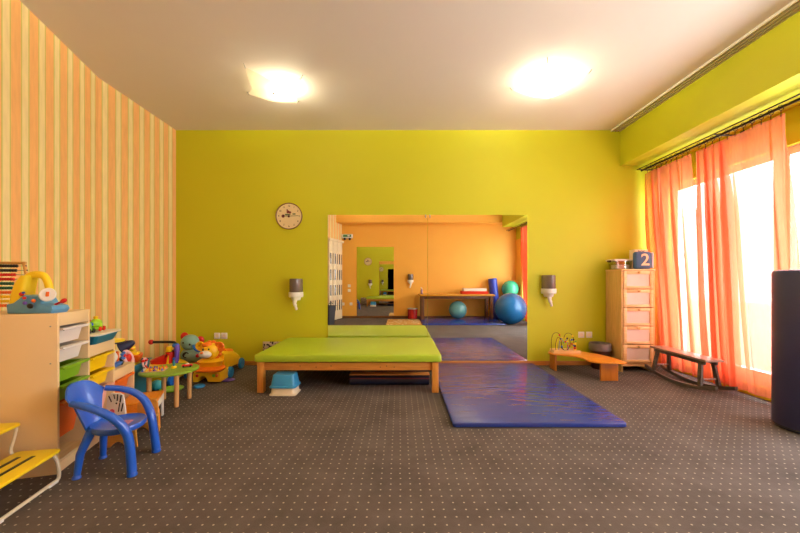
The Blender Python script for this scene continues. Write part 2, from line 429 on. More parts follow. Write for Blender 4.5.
# ------------------------------------------------------------------ curtains
cur_m = sheer_mat('sheer_orange_fabric', (238, 132, 92), .40)
ZR = 2.39
XROD = 2.958
r = thing('curtain_rod', (XROD, 2.0, ZR), 'dark metal curtain rod under the green beam', 'curtain rod')
rodpts = [(0, RB-2.0+.1, 0), (0, D-2.0-.03, 0)]
MB().tube(rodpts, .011, 10).build('rod', M['darkmetal'], r)
MB().tube([(-.05, RB-2.0+.1, .012), (-.05, D-2.0-.03, .012)], .006, 8).build('rod', M['darkmetal'], r, 'thinner front rod')
for yy in (D-2.0-.06, 1.24, .02, -1.3):
    MB().tube([(-.055, yy, .012), (0, yy, -.0), (.10, yy, .0), (.214, yy, .0)], .007, 8).box((.206, yy-.02, -.04), (.215, yy+.02, .04), .002).build('bracket', M['darkmetal'], r)
def curtain(y0, y1, dens, label, seed, nr=10, zb=.045, flare=.15):
    rnd = random.Random(seed)
    root = thing('curtain', (XROD, y1, 0), label, 'curtain', 0, 'sheer orange curtains on the rod')
    # dens: list of (t, fold spacing factor, amplitude)
    n = 420
    ph = 0; plan = []
    def lerp(t, k):
        for a, b in zip(dens, dens[1:]):
            if t <= b[0]: 
                q = (t-a[0])/(b[0]-a[0]); return a[k]+(b[k]-a[k])*q
        return dens[-1][k]
    w = rnd.random()*6
    for i in range(n+1):
        t = i/n; ph += lerp(t, 1)*2*PI*(y0-y1)/n*-1
        plan.append((t, ph, lerp(t, 2)))
    nz = 26
    def f(u, v):
        t, p, a = plan[min(n, int(round(u*n)))]
        z = ZR-.058 + (zb-(ZR-.058))*v
        kk = .35+.65*min(1, v*3.5)
        aa = a*kk
        x = aa*math.sin(p+.25*math.sin(3*v+w)) + .3*aa*math.sin(2.3*p+w+v)
        y = (y1-y0)*(t-1)*-1
        y = (y0-y1)*(1-t) + aa*.75*math.sin(2*p+.4+.5*v) + .012*math.sin(4*v+p*.5)
        sc = 1+ .02*math.sin(5*v+w)
        if v < .06: z += .009*math.sin(p*1.0)*(1-v/.06)
        return (x+flare*v, y*sc, z)
    g = MB().grid(f, n, nz).build('fabric', cur_m, root, smooth=True, sharp=180, recalc=False)
    for k in range(nr):
        yy = (y0-y1)*(k+.5)/nr
        MB().tube(arc((0, yy, ZR-.003), .021, 0, 360, 18, 'xz')[:-1], .0028, 6, closed=True).tube([(0, yy, ZR-.024), (0, yy, ZR-.072)], .003, 6).build('ring', M['darkmetal'], root)
    return root
curtain(4.22, 3.56, [(0, 9, .055), (.25, 9, .05), (.5, 6, .04), (.8, 8, .045), (1, 4, .02)], 'left sheer orange curtain hanging behind the tall narrow dresser', 3, 9)
curtain(3.50, 2.68, [(0, 10, .06), (.3, 13, .065), (.42, 5, .03), (.8, 3, .015), (.9, 8, .05), (1, 7, .05)], 'middle sheer orange curtain hanging behind the rocking bench', 5, 11, zb=.05)
curtain(.78, .05, [(0, 12, .05), (.5, 10, .05), (1, 12, .05)], 'sheer orange curtain beside the orange wall, seen in the mirror', 9, 9)

# ------------------------------------------------------------------ therapy bed
vin = pm('green_vinyl', (172, 200, 44), .42, var=.03, scale=4, bump=.12, bscale=9)
bed = thing('therapy_bed', (-.485, 3.24, 0), 'wide low wooden therapy bed with lime green vinyl pad against the mirror', 'bed')
L2 = .872
pad = MB()
def padf(z, ins):
    return [(x, y+.50, z) for x, y in rrect(2*L2-2*ins, 1.0-2*ins, .03)]
rings = [padf(.287, .012), padf(.292, .002), padf(.30, 0), padf(.340, 0), padf(.350, .004), padf(.356, .016)]
pad.loft(rings)
pad.build('pad', vin, bed)
MB().box((-L2+.03, .06, .276), (L2-.03, .96, .287)).build('board', M['pine'], bed)
for y0 in (.035, .955-.02): MB().box((-L2+.06, y0, .205), (L2-.055, y0+.03, .276), .003).build('side_rail', M['pine'], bed)
for x0 in (-L2+.045, L2-.07): MB().box((x0, .07, .205), (x0+.03, .93, .276), .003).build('end_rail', wood('pine_wood_deep', (200, 128, 44), (226, 156, 68), .45, 'Y'), bed)
for x0 in (-L2+.028, L2-.088):
    for y0 in (0.012, .925): MB().box((x0, y0, 0), (x0+.06, y0+.06, .284), .004).build('leg', M['pineZ'], bed)
for k, x in enumerate((-.45, -.30, -.16, .30, .36, .43)): MB().lathe([(.006, 0), (.005, .002), (0, .003)], 8, Matrix.Translation((x, .036, .245-.01*(k % 2))) @ Matrix.Rotation(PI/2, 4, 'X')).build('knot', pm('wood_knot', (110, 50, 16), .5), bed)

# step stool under the bed, blue over cream
st = thing('step_stool', (-1.068, 3.24, 0), 'light blue and cream plastic step stool under the corner of the green bed', 'stool', -.02)
def rr3(w, h, r, z, cx=0, cy=0): return [(x, y, z) for x, y in rrect(w, h, r, 5, cx, cy)]
MB().loft([rr3(.245, .19, .03, 0, 0, .02), rr3(.245, .19, .03, .008, 0, .02), rr3(.225, .17, .03, .014, 0, .02), rr3(.21, .155, .03, .078, 0, .02)]).build('base', M['cream'], st)
MB().loft([rr3(.245, .185, .03, .068, 0, .02), rr3(.245, .185, .03, .080, 0, .02), rr3(.225, .168, .03, .086, 0, .02), rr3(.195, .14, .028, .178, 0, .02), rr3(.18, .125, .02, .184, 0, .02)]).build('top', pm('sky_blue_plastic', (60, 152, 204), .35), st)
for x in (-.035, -.005): MB().lathe([(.009, 0), (.009, .004)], 14, Matrix.Translation((x, -.048, .140)) @ Matrix.Rotation(PI/2-.16, 4, 'X')).build('grip_hole', M['black'], st)
# folded mat and plank under the bed
fm = thing('folded_mat', (-.08, 3.66, 0), 'dark folded exercise mat with maroon piping lying under the green bed', 'mat')
MB().loft([[(x, y*.02/.02, z) for (y, z) in [(a, b+.05) for a, b in rrect(.40, .095, .045)]] for x in (-.42, .37)]).build('cover', pm('navy_cover', (22, 24, 48), .5), fm)
MB().box((-.421, -.203, .072), (.371, -.196, .080), .002).build('piping', pm('maroon', (110, 24, 20), .5), fm)
pk = MB().box((-.42, -.04, 0), (.38, .06, .010), .003).build('wooden_plank', M['pine'])
place(pk, (-.085, 3.53, .099)); tag(pk, 'thin orange wooden plank lying on the dark mat under the bed', 'plank')
# cushion behind the bed
def patt():
    m = bpy.data.materials.new('patterned_fabric'); m.use_nodes = True; N = m.node_tree.nodes; L = m.node_tree.links
    v = N.new('ShaderNodeTexVoronoi'); v.inputs['Scale'].default_value = 38; tc = N.new('ShaderNodeTexCoord'); L.new(tc.outputs['Object'], v.inputs['Vector'])
    r = N.new('ShaderNodeValToRGB'); r.color_ramp.interpolation = 'CONSTANT'; r.color_ramp.elements[0].color = lin((40, 36, 40)); r.color_ramp.elements[1].color = lin((190, 176, 160)); r.color_ramp.elements[1].position = .45
    L.new(v.outputs['Distance'], r.inputs[0]); L.new(r.outputs[0], N['Principled BSDF'].inputs['Base Color']); N['Principled BSDF'].inputs['Roughness'].default_value = .9
    return m
cu = MB()
cu.grid(lambda u, v: ((u-.5)*.30, .045*math.sin(PI*u)**.5*math.sin(PI*v)**.5, v*.30), 16, 16)
cu.grid(lambda u, v: ((u-.5)*.30, -.045*math.sin(PI*u)**.5*math.sin(PI*v)**.5, v*.30), 16, 16)
bmesh.ops.remove_doubles(cu.bm, verts=cu.bm.verts, dist=1e-4)
cu = place(cu.build('cushion', patt()), (-1.52, 4.26, 0.0), 0); tag(cu, 'black and grey patterned cushion leaning on the wall behind the green bed', 'cushion')

# ------------------------------------------------------------------ blue mats
def blue_vinyl():
    m = bpy.data.materials.new('blue_vinyl'); m.use_nodes = True; nt = m.node_tree; N = nt.nodes; L = nt.links
    b = N['Principled BSDF']; b.inputs['Roughness'].default_value = .2; b.inputs['Base Color'].default_value = lin((40, 60, 138))
    tc = N.new('ShaderNodeTexCoord'); mp = N.new('ShaderNodeMapping'); mp.inputs['Scale'].default_value = (1.6, 6.5, 3); mp.inputs['Rotation'].default_value = (0, 0, .35)
    n1 = N.new('ShaderNodeTexNoise'); n1.inputs['Scale'].default_value = 1.6; n1.inputs['Detail'].default_value = 1.5; n1.inputs['Distortion'].default_value = 1.2
    L.new(tc.outputs['Object'], mp.inputs[0]); L.new(mp.outputs[0], n1.inputs['Vector'])
    bp = N.new('ShaderNodeBump'); bp.inputs['Strength'].default_value = .45; bp.inputs['Distance'].default_value = .02
    L.new(n1.outputs['Fac'], bp.inputs['Height']); L.new(bp.outputs[0], b.inputs['Normal'])
    return m
bv = blue_vinyl()
def mat_(w, l, h):
    q = MB()
    q.loft([[(x, y, z) for x, y in rrect(w-2*i, l-2*i, .025)] for z, i in ((0, .008), (.006, 0), (h-.008, 0), (h-.002, .004), (h, .012))])
    return q
o = mat_(1.245, 1.80, .035).build('exercise_mat', bv); place(o, (.9975, 3.385, 0)); tag(o, 'glossy blue vinyl exercise mat on the carpet running up to the mirror', 'mat')
o = mat_(1.95, 1.45, .035).build('exercise_mat', bv); place(o, (1.50, -.24, 0)); tag(o, 'second blue exercise mat on the carpet by the orange wall, seen in the mirror', 'mat')
roll = thing('foam_roll', (2.885, 2.445, 0), 'upright dark blue padded roll standing at the window', 'foam roll')
q = MB(); q.lathe([(.17, 0), (.192, .008), (.20, .028), (.20, 1.10), (.194, 1.115), (.17, 1.122), (0, 1.124)], 56)
q.build('cover', pm('navy_vinyl', (50, 50, 88), .45, var=.04, bump=.06, bscale=200), roll)
MB().lathe([(.2005, .018), (.204, .022), (.2005, .026)], 56, cap=False).build('piping', M['black'], roll)

# ------------------------------------------------------------------ wall clock, dispensers, sockets
ck = thing('wall_clock', (-1.366, D, 1.836), 'round wall clock with a cream face above the left dispenser', 'clock')
R = Matrix.Rotation(PI/2, 4, 'X')
MB().lathe([(.150, 0), (.163, .004), (.165, .018), (.160, .024), (.156, .020), (.153, .014)], 48, R, cap=False).build('rim', wood('clock_rim', (120, 84, 50), (150, 108, 66), .4), ck)
MB().lathe([(.1545, .004), (.1545, .014)], 48, R).build('face', pm('clock_face', (226, 204, 156), .5), ck)
cb = pm('clock_ink', (50, 30, 30), .5)
for h_ in range(1, 13):
    a = PI/2-h_*PI/6
    text_part(str(h_), .030, .0006, cb, 'numeral', ck, (.125*math.cos(a), -.0150, .125*math.sin(a)), (PI/2, 0, 0))
dr = pm('dark_red_print', (110, 20, 30), .5); dg_ = pm('dark_green_print', (70, 90, 50), .5)
for x, z, rr_ in ((-.072, .0, .020), (-.012, .052, .018), (.012, .045, .015), (-.022, .075, .009), (-.002, -.004, .014)):
    MB().lathe([(rr_, .0142), (rr_, .0152)], 18, Matrix.Translation((x, 0, z)) @ R).build('berry_print', dr, ck)
for x, z in ((.062, .026), (-.002, .018), (-.03, .02)):
    MB().lathe([(.014, .0142), (.014, .0150)], 14, Matrix.Translation((x, 0, z)) @ R @ Matrix.Diagonal((1.6, .6, 1, 1))).build('leaf_print', dg_, ck)
for ang, ln, w in ((2, .115, .0028), (178, .075, .004)):
    MB().box((-.01, -.0195, -w), (ln, -.0175, w), mx=Matrix.Rotation(-math.radians(ang), 4, 'Y')).build('hand', M['black'], ck)
MB().lathe([(.006, .016), (.006, .021)], 12, R).build('pin', M['black'], ck)

smoke = pm('smoked_plastic', (112, 98, 88), .22, coat=.4)
def dispenser(loc, rz, label):
    r = thing('cup_dispenser', loc, label, 'dispenser', rz, None)
    def hw(w, d, z, y=0, n=8):
        pts = [(w/2, 0, z)]
        pts += [(w/2*math.cos(a), -d*math.sin(a)**.7, z) for a in [PI*k/(2*n)*1 for k in range(1, 2*n)]]
        pts += [(-w/2, 0, z)]
        return pts
    MB().loft([hw(.150, .125, .0), hw(.154, .13, .01), hw(.152, .128, .155), hw(.14, .118, .165)]).build('container', smoke, r)
    MB().loft([hw(.155, .13, -.062), hw(.165, .14, -.05), hw(.165, .14, 0)]).build('holder', M['white'], r)
    MB().loft([hw(.09, .10, -.10), hw(.115, .115, -.062)]).build('outlet', M['white'], r)
    MB().tube(smooth_path([(0, -.06, -.09), (-.005, -.07, -.13), (.008, -.075, -.17), (.02, -.07, -.215)]), [.024]*6+[.020]*6+[.015]*6+[.008], 10).build('spout', M['white'], r)
    return r
dispenser((-1.275, D, 1.05-12/81), 0, 'smoked grey wall dispenser with white spout left of the mirror')
dispenser((1.822, D, 1.05-8.5/81), 0, 'smoked grey wall dispenser with white spout right of the mirror')
dispenser((.29, RB, 1.05), PI, 'smoked grey wall dispenser on the orange wall, seen in the mirror')
def socket(loc, rz, label, group=None, knob=True):
    r = thing('wall_socket', loc, label, 'socket', rz, group)
    MB().box((-.037, -.010, -.037), (.037, 0, .037), .004).build('plate', M['white'], r)
    MB().lathe([(.022, .0098), (.022, .012), (.018, .012), (.017, .0105), (0, .0105)], 20, R).build('insert', M['cream'], r)
socket((-182.5/81, D, .362), 0, 'white wall socket low left of the bed, the left of two')
socket((-175.5/81, D, .362), 0, 'white wall socket low left of the bed, the right of two')
socket((181/81, D, .375), 0, 'white wall socket above the wavy bench, the left of two')
socket((188.8/81, D, .375), 0, 'white wall socket above the wavy bench, the right of two')
for z, t_ in ((.89, 'upper'), (.76, 'lower')): socket((-1.40, RB, z), PI, 'white round light switch on the orange wall, the %s of two' % t_)
for x, t_ in ((-1.57, 'nearer the folding door'), (-1.35, 'nearer the narrow mirror')): socket((x, RB, .39), PI, 'white socket low on the orange wall, the one %s' % t_)
# emergency light on the orange wall
el = thing('emergency_light', (-1.45, RB, 2.20), 'white emergency light with a green pictogram on the orange wall', 'emergency light', PI)
MB().box((-.15, -.06, 0), (.15, 0, .11), .01).build('housing', M['white'], el)
MB().box((-.11, -.064, .03), (.11, -.06, .095), .001).build('green_panel', pm('exit_green', (60, 130, 80), .4), el)
MB().box((-.07, -.0665, .045), (-.01, -.064, .08), .001).build('pictogram', M['white'], el)
for x in (-.07, .07): MB().ball((x, -.04, -.02), .035, 14).build('spot', M['black'], el)

# ------------------------------------------------------------------ tall dresser
beech = wood('birch_wood', (226, 180, 116), (240, 200, 140), .4, 'X', 5)
beechZ = wood('birch_wood_upright', (200, 160, 90), (226, 184, 116), .45, 'Z', 5)
dr_ = thing('dresser', (2.714, 3.99, 0), 'tall narrow birch dresser with five frosted-panel drawers in the right corner', 'dresser')
w2 = .19; dd = .305; HT = 1.175
for sx in (-1, 1): MB().box((sx*w2-(.018 if sx > 0 else 0), 0, 0), (sx*w2+(.018 if sx < 0 else 0), dd, HT-.018), .002).build('side_panel', beechZ, dr_)
MB().box((-w2-.004, -.006, HT-.018), (w2+.004, dd, HT), .003).build('top', beech, dr_)
MB().box((-w2+.018, dd-.012, .08), (w2-.018, dd-.002, HT-.018)).build('back_panel', beechZ, dr_)
MB().box((-w2+.018, .01, .065), (w2-.018, .03, .10)).build('plinth', beech, dr_)
frost = pm('frosted_panel', (222, 200, 186), .55)
hz = (HT-.018-.105)/5
for k in range(5):
    z0 = .105+k*hz+.004; z1 = .105+(k+1)*hz-.004; a = w2-.021; fr = .038
    f = MB()
    f.box((-a, -.008, z0), (-a+fr, .010, z1), .002); f.box((a-fr, -.008, z0), (a, .010, z1), .002)
    f.box((-a+fr, -.008, z0), (a-fr, .010, z0+fr*.8), .002); f.box((-a+fr, -.008, z1-fr), (a-fr, .010, z1), .002)
    fo = f.build('drawer', beech, dr_)
    MB().box((-a+fr, -.001, z0+fr*.8), (a-fr, .005, z1-fr)).build('panel', frost, fo, 'frosted pinkish panel')
    MB().lathe([(.006, 0), (.006, .010), (.013, .014), (.013, .024), (.008, .028), (0, .029)], 16, Matrix.Translation((0, -.008, z1-.018)) @ R).build('knob', beechZ, fo)
# things on the dresser
sb = thing('storage_box', (2.628, 4.18, HT+.001), 'clear plastic storage box with a white lid on top of the dresser', 'box', 0)
clear = glass_mat('clear_plastic', (.93, .95, .92, 1), .12)
def tubmb(w, l, h, tp, fl, th=.003, r=.02):
    q = MB()
    q.loft([rr3(w*tp-.01, l*tp-.01, r, 0), rr3(w*tp, l*tp, r, .006), rr3(w, l, r, h-.004), rr3(w+2*fl, l+2*fl, r, h-.004), rr3(w+2*fl, l+2*fl, r, h), rr3(w-2*th, l-2*th, r*.9, h), rr3(w*tp-2*th, l*tp-2*th, r*.9, .008)], cap=True)
    return q
tubmb(.21, .16, .10, .93, .005).build('tub', clear, sb, 'clear tub')
MB().loft([rr3(.235, .175, .02, .1005, -.005), rr3(.245, .18, .02, .105, -.005), rr3(.245, .18, .02, .114, -.005), rr3(.20, .16, .02, .120, -.005)]).build('lid', M['white'], sb)
MB().box((-.142, -.03, .085), (-.122, .03, .108), .004).build('handle', pm('maroon_clip', (60, 20, 30), .4), sb, 'dark clip')
pp = MB().box((-.075, -.055, 0), (.075, .055, .045), .004).build('paper_stack', pm('paper', (244, 234, 226), .8)); place(pp, (2.628, 4.18, HT+.0105)); tag(pp, 'stack of white paper inside the clear box on the dresser', 'paper')
bx = thing('book_box', (2.80, 4.03, HT+.001), 'small blue box with a white number 2 on the front, on the dresser', 'box', -.12)
MB().box((-.10, -.03, 0), (.075, .04, .20), .025, 4).build('body', pm('slate_blue', (64, 104, 150), .5), bx)
MB().box((.076, -.025, .01), (.10, .038, .19), .01, 3).build('side', pm('pale_lilac', (190, 196, 224), .5), bx, 'pale side face')
text_part('2', .19, .002, pm('number_cream', (244, 226, 190), .5), 'number', bx, (.005, -.0325, .10), (PI/2, 0, 0))
bb = thing('carton', (2.845, 4.18, HT+.001), 'white carton with dark lettering behind the blue number box', 'box', 0)
MB().box((-.07, -.04, 0), (.09, .06, .235), .004).build('body', M['cream'], bb)
text_part('BOS', .045, .001, cb, 'lettering', bb, (.01, -.041, .205), (PI/2, 0, 0))
# waste bin
wb = thing('waste_bin', (2.385, 4.175, 0), 'dark brown waste bin with a grey liner beside the dresser', 'bin')
MB().lathe([(.088, 0), (.092, .004), (.112, .27), (.116, .27), (.116, .28), (.109, .28), (.09, .012), (0, .012)], 32).build('body', pm('dark_brown_plastic', (70, 34, 22), .4), wb)
MB().lathe([(.117, .215), (.121, .22), (.120, .285), (.112, .300), (.106, .295), (.100, .22)], 32, cap=False).build('liner', pm('grey_liner', (110, 98, 96), .35, bump=.5, bscale=30), wb)
# wavy bench
bn = thing('toy_bench', (2.1, 3.95, 0), 'low wavy orange wooden bench with two panel legs in front of the socket pair', 'bench')
up = smooth_path([(1.876, 4.22, 0), (2.10, 4.18, 0), (2.23, 4.06, 0), (2.29, 3.94, 0), (2.33, 3.78, 0), (2.335, 3.60, 0)], 6)
lo = smooth_path([(2.28, 3.565, 0), (2.06, 3.60, 0), (1.985, 3.70, 0), (1.99, 3.82, 0), (1.92, 3.92, 0), (1.76, 4.02, 0), (1.735, 4.10, 0), (1.78, 4.19, 0)], 6)
bpts = [(p.x-2.1, p.y-3.95) for p in up]+[(p.x-2.1, p.y-3.95) for p in lo]
obw = wood('orange_bench_wood', (214, 132, 30), (232, 152, 52), .3, 'X', 4)
MB().prism(bpts, .188, .204, .003).build('seat', obw, bn)
MB().box((2.09-2.1, 3.64-3.95, 0), (2.27-2.1, 3.665-3.95, .188), .002).build('leg', wood('orange_leg', (190, 112, 26), (206, 128, 40), .35, 'Z', 4), bn)
MB().box((-.31, .09, 0), (-.29, .24, .188), .002).build('leg', MATS['orange_leg'], bn)
# bead maze
bz = thing('bead_maze', (1.93, 4.08, .2045), 'wooden bead maze with looping wires on the left end of the wavy bench', 'toy', -.05)
MB().box((-.16, -.06, 0), (.15, .07, .014), .003).build('base', wood('maze_base', (222, 176, 110), (236, 196, 134), .4), bz)
for yy in (-.055, .060): MB().box((-.155, yy-.006, .014), (.145, yy+.006, .036), .003).build('rail', MATS['maze_base'], bz)
wm_ = {'grey': M['darkmetal'], 'blue': M['blue'], 'yellow': M['yellow'], 'red': M['red']}
wires = [('grey', [(-.145, .03, .012), (-.15, .03, .14), (-.125, .03, .215), (-.07, .03, .22), (-.045, .03, .15), (-.03, .03, .05), (0, .03, .012)]),
         ('grey', [(-.12, -.03, .012), (-.125, -.03, .10), (-.10, -.03, .18), (-.065, -.03, .15), (-.05, -.03, .06), (.0, -.03, .03), (.04, -.03, .10), (.03, -.03, .17)]),
         ('grey', [(-.02, .0, .17), (.0, .0, .215), (.045, 0, .225), (.085, 0, .18), (.095, 0, .10), (.10, 0, .012)]),
         ('blue', [(-.06, .045, .012), (-.05, .045, .12), (-.03, .045, .16), (.0, .045, .10), (.035, .045, .14), (.05, .045, .012)]),
         ('yellow', [(-.10, .01, .012), (-.09, .01, .15), (-.05, .01, .175), (0, .01, .17), (.06, .01, .15), (.12, .01, .13), (.125, .01, .012)]),
         ('red', [(.03, .035, .012), (.04, .035, .09), (.08, .035, .10), (.11, .035, .05), (.13, .035, .012)])]
bc = ['red', 'blue', 'yellow', 'green', 'black']
for i, (c, p) in enumerate(wires):
    sp_ = smooth_path(p, 5)
    MB().tube(sp_, .0028, 6).build('wire', wm_[c], bz)
    for j in range(3):
        q = sp_[max(2, min(len(sp_)-3, int((.55+.13*j)*len(sp_))))]
        MB().ball(q, .011, 12).build('bead', M[bc[(i+j*2) % 5]], bz)
for j in range(4): MB().lathe([(.014, -.01), (.014, .01)], 12, Matrix.Translation((.105, 0, .03+.024*j))).build('bead', M[['yellow', 'red', 'black', 'yellow'][j]], bz)

# ------------------------------------------------------------------ rocking bench
rk = thing('rocking_bench', (2.878, 3.555, 0), 'small dark grey wooden rocking bench in front of the curtains', 'rocking bench', 0)
gw = wood('grey_stained_wood', (68, 62, 58), (96, 88, 80), .4, 'Y')
gs = wood('worn_seat_wood', (130, 108, 96), (158, 136, 122), .3, 'Y')
y0, y1 = -.36, .36
MB().prism([(-.085, y0), (.085, y0), (.085, y1), (-.085, y1)], .296, .316, .004).build('seat', gs, rk)
MB().box((-.065, y0+.04, .262), (-.047, y1-.04, .296), .002).box((.047, y0+.04, .262), (.065, y1-.04, .296), .002).build('seat_frame', gw, rk)
def rock_z(y): return .018+.55*(y*y)*.62
for sx in (-1, 1):
    ptsr = [(sx*.088, -.47+.89*k/20, rock_z(-.47+.89*k/20)) for k in range(21)]
    ringz = []
    for (x, y, z) in ptsr: ringz.append([(x-.011, y, z-.017), (x+.011, y, z-.017), (x+.011, y, z+.017), (x-.011, y, z+.017)])
    MB().loft(ringz).build('rocker', gw, rk)
    for sy in (-1, 1):
        yt, yb = sy*.27, sy*.30
        zb = rock_z(yb)+.008
        MB().loft([[(sx*.088-.011, yb-.02, zb), (sx*.088+.011, yb-.02, zb), (sx*.088+.011, yb+.02, zb), (sx*.088-.011, yb+.02, zb)],
                   [(sx*.056-.010, yt-.02, .296), (sx*.056+.010, yt-.02, .296), (sx*.056+.010, yt+.02, .296), (sx*.056-.010, yt+.02, .296)]]).build('leg', gw, rk)
for sy in (-1, 1): MB().tube([(-.076, sy*.288, .125), (.076, sy*.288, .125)], .008, 8).build('stretcher', gs, rk)

# ------------------------------------------------------------------ rear side of the room, seen in the mirror
tb = thing('treatment_table', (1.46, -.60, .036), 'long wooden table with ochre padded top against the orange wall', 'table')
dw = wood('dark_brown_wood', (90, 52, 24), (120, 72, 36), .4, 'Z')
MB().box((-.96, -.33, .60), (.96, .33, .645), .015, 3).build('top', pm('ochre_vinyl', (206, 142, 30), .4), tb)
for y in (-.28, .25): MB().box((-.90, y, .53), (.90, y+.03, .60), .003).build('rail', dw, tb)
for x in (-.92, .84):
    for y in (-.30, .22): MB().box((x, y, 0), (x+.08, y+.08, .60), .004).build('leg', dw, tb)
def gball(name, loc, r, rgb, label, rim=True):
    q = MB().ball((0, 0, 0), r, 48)
    for k in (-3, -2, -1, 0, 1, 2, 3):
        z = r*k*.12
        if rim: q.tube([((math.sqrt(r*r-z*z)-.001)*math.cos(a), (math.sqrt(r*r-z*z)-.001)*math.sin(a), z) for a in [2*PI*i/40 for i in range(40)]], .0025, 6, closed=True)
    o = q.build(name, pm('ball_'+str(rgb), rgb, .25, var=.03)); o.location = loc; tag(o, label, 'ball'); return o
gball('gym_ball', (2.63, .31, .371), .37, (20, 96, 150), 'big blue gym ball seen in the mirror, the largest ball')
gball('gym_ball', (2.85, -.50, .331), .33, (236, 228, 222), 'white gym ball behind the big blue gym ball')
gball('gym_ball', (2.965, -.795, .81), .225, (60, 160, 120), 'green gym ball resting on the white ball against the orange wall')
gball('gym_ball', (1.51, -.52, .271), .232, (96, 150, 150), 'grey teal ball under the ochre table')
rl = thing('foam_roll', (2.62, -.87, 0), 'blue vinyl roll leaning upright beside the ochre table', 'foam roll', 0)
q = MB().lathe([(.10, 0), (.115, .01), (.115, 1.09), (.10, 1.10), (0, 1.10)], 28, Matrix.Rotation(math.radians(-6), 4, 'Y')).build('cover', pm('royal_blue_vinyl', (40, 60, 160), .3), rl)
for n_, z, dz, col, lab, w in (('folded_towel', .682, .075, (210, 50, 20), 'red orange folded towel on the ochre table', .34), ('folded_towel', .758, .07, (232, 222, 205), 'cream folded towel on top of the red towel', .30)):
    q = MB()
    for k in range(3): q.box((-w, -.17, k*dz/3), (w, .17, (k+1)*dz/3-.001), .008, 3)
    o = q.build(n_, pm('towel_'+str(col), col, .9, bump=.3)); place(o, (1.96, -.66, z)); tag(o, lab, 'towel')
bt = thing('pump_bottle', (.57, -.55, .682), 'small pump bottle standing on the end of the ochre table', 'bottle')
MB().lathe([(.025, 0), (.028, .005), (.028, .10), (.012, .125), (.012, .135)], 18).build('body', pm('lilac_bottle', (150, 120, 150), .3), bt)
MB().tube([(0, 0, .135), (0, 0, .17), (-.035, 0, .17)], .006, 8).lathe([(.014, .135), (.014, .145)], 12).build('pump', M['white'], bt)
rb = thing('waste_bin', (.34, -.85, 0), 'small red bin with a metal rim against the orange wall', 'bin')
MB().lathe([(.125, 0), (.13, .005), (.135, .27), (.128, .27), (.12, .01), (0, .01)], 28).build('body', pm('red_enamel', (170, 20, 20), .25, coat=.4), rb)
MB().lathe([(.138, .265), (.141, .275), (.138, .285), (.13, .283), (.128, .27)], 28, cap=False).build('rim', M['metal'], rb)
def rugm():
    m = bpy.data.materials.new('floral_rug'); m.use_nodes = True; N = m.node_tree.nodes; L = m.node_tree.links
    v = N.new('ShaderNodeTexVoronoi'); v.inputs['Scale'].default_value = 9; tc = N.new('ShaderNodeTexCoord'); L.new(tc.outputs['Object'], v.inputs['Vector'])
    r = N.new('ShaderNodeValToRGB'); r.color_ramp.interpolation = 'CONSTANT'
    e = r.color_ramp.elements; e[0].color = lin((150, 40, 30)); e[1].color = lin((236, 220, 176)); e[1].position = .16
    x = e.new(.34); x.color = lin((196, 150, 70))
    L.new(v.outputs['Distance'], r.inputs[0]); L.new(r.outputs[0], N['Principled BSDF'].inputs['Base Color']); N['Principled BSDF'].inputs['Roughness'].default_value = .95
    return m
rg = MB().box((-.42, -.60, 0), (.42, .60, .008), .003).build('rug', rugm()); place(rg, (.095, -.14, 0)); tag(rg, 'red and cream floral rug beside the second blue mat, seen in the mirror', 'rug')
# folding door on the papered wall near the orange wall
wd = math.atan2(.2735, 1)
def wpt(y, off): # a point beside the angled wall
    nx, ny = math.cos(wd), math.sin(wd)
    return (wx(y)+nx*off, y+ny*off)
fx, fy = wpt(-.985, .012)
fd = bpy.data.objects.new('door_1', None); C.objects.link(fd); struct(fd, 'cream folding door with small dark panes'); fd.location = (fx, fy, 0); fd.rotation_euler = (0, 0, wd)
dc = pm('folding_door_cream', (232, 214, 176), .45); dkp = pm('smoked_pane', (70, 56, 44), .25)
NP = 6; pw = .13
for k in range(NP):
    y0 = k*pw; q = MB()
    xo = .02 if k % 2 else 0
    def slab(a, b): return [(xo, y0+.002), (xo+.02, y0+.002), (.02-xo+.02, y0+pw-.002), (.02-xo, y0+pw-.002)]
    rows = [(1.74, 1.47), (1.32, 1.05), (.92, .65), (.52, .25)]
    q.prism([(xo, y0+.002), (xo+.018, y0+.002), (.02-xo+.018, y0+pw-.002), (.02-xo, y0+pw-.002)], .01, 2.06, 0)
    pan = q.build('door_panel', dc, fd, smooth=False)
    for (zt, zb_) in rows:
        xm = .01+.0185
        ang = math.atan2((.02-2*xo), pw)
        mx = Matrix.Translation((xm, y0+pw/2, 0)) @ Matrix.Rotation(-ang, 4, 'Z')
        MB().box((-.004, -.028, zb_), (.0015, .028, zt), .001, mx=mx).build('pane', dkp, pan, 'dark pane', smooth=False)
MB().box((-.004, -.03, 2.06), (.055, NP*pw+.03, 2.12), .003).build('header_rail', dc, fd)
# grey laundry basket
gx = thing('laundry_basket', (-1.72, .34, 0), 'dark grey basket by the folding door, seen at the left edge of the mirror', 'basket', wd)
tubmb(.30, .36, .44, .82, .015, .006, .04).build('body', pm('charcoal_plastic', (60, 60, 66), .5), gx)
MB().tube(arc((0, -.19, .44), .06, 180, 0, 10, 'xz'), .008, 8).build('handle', M['black'], gx)

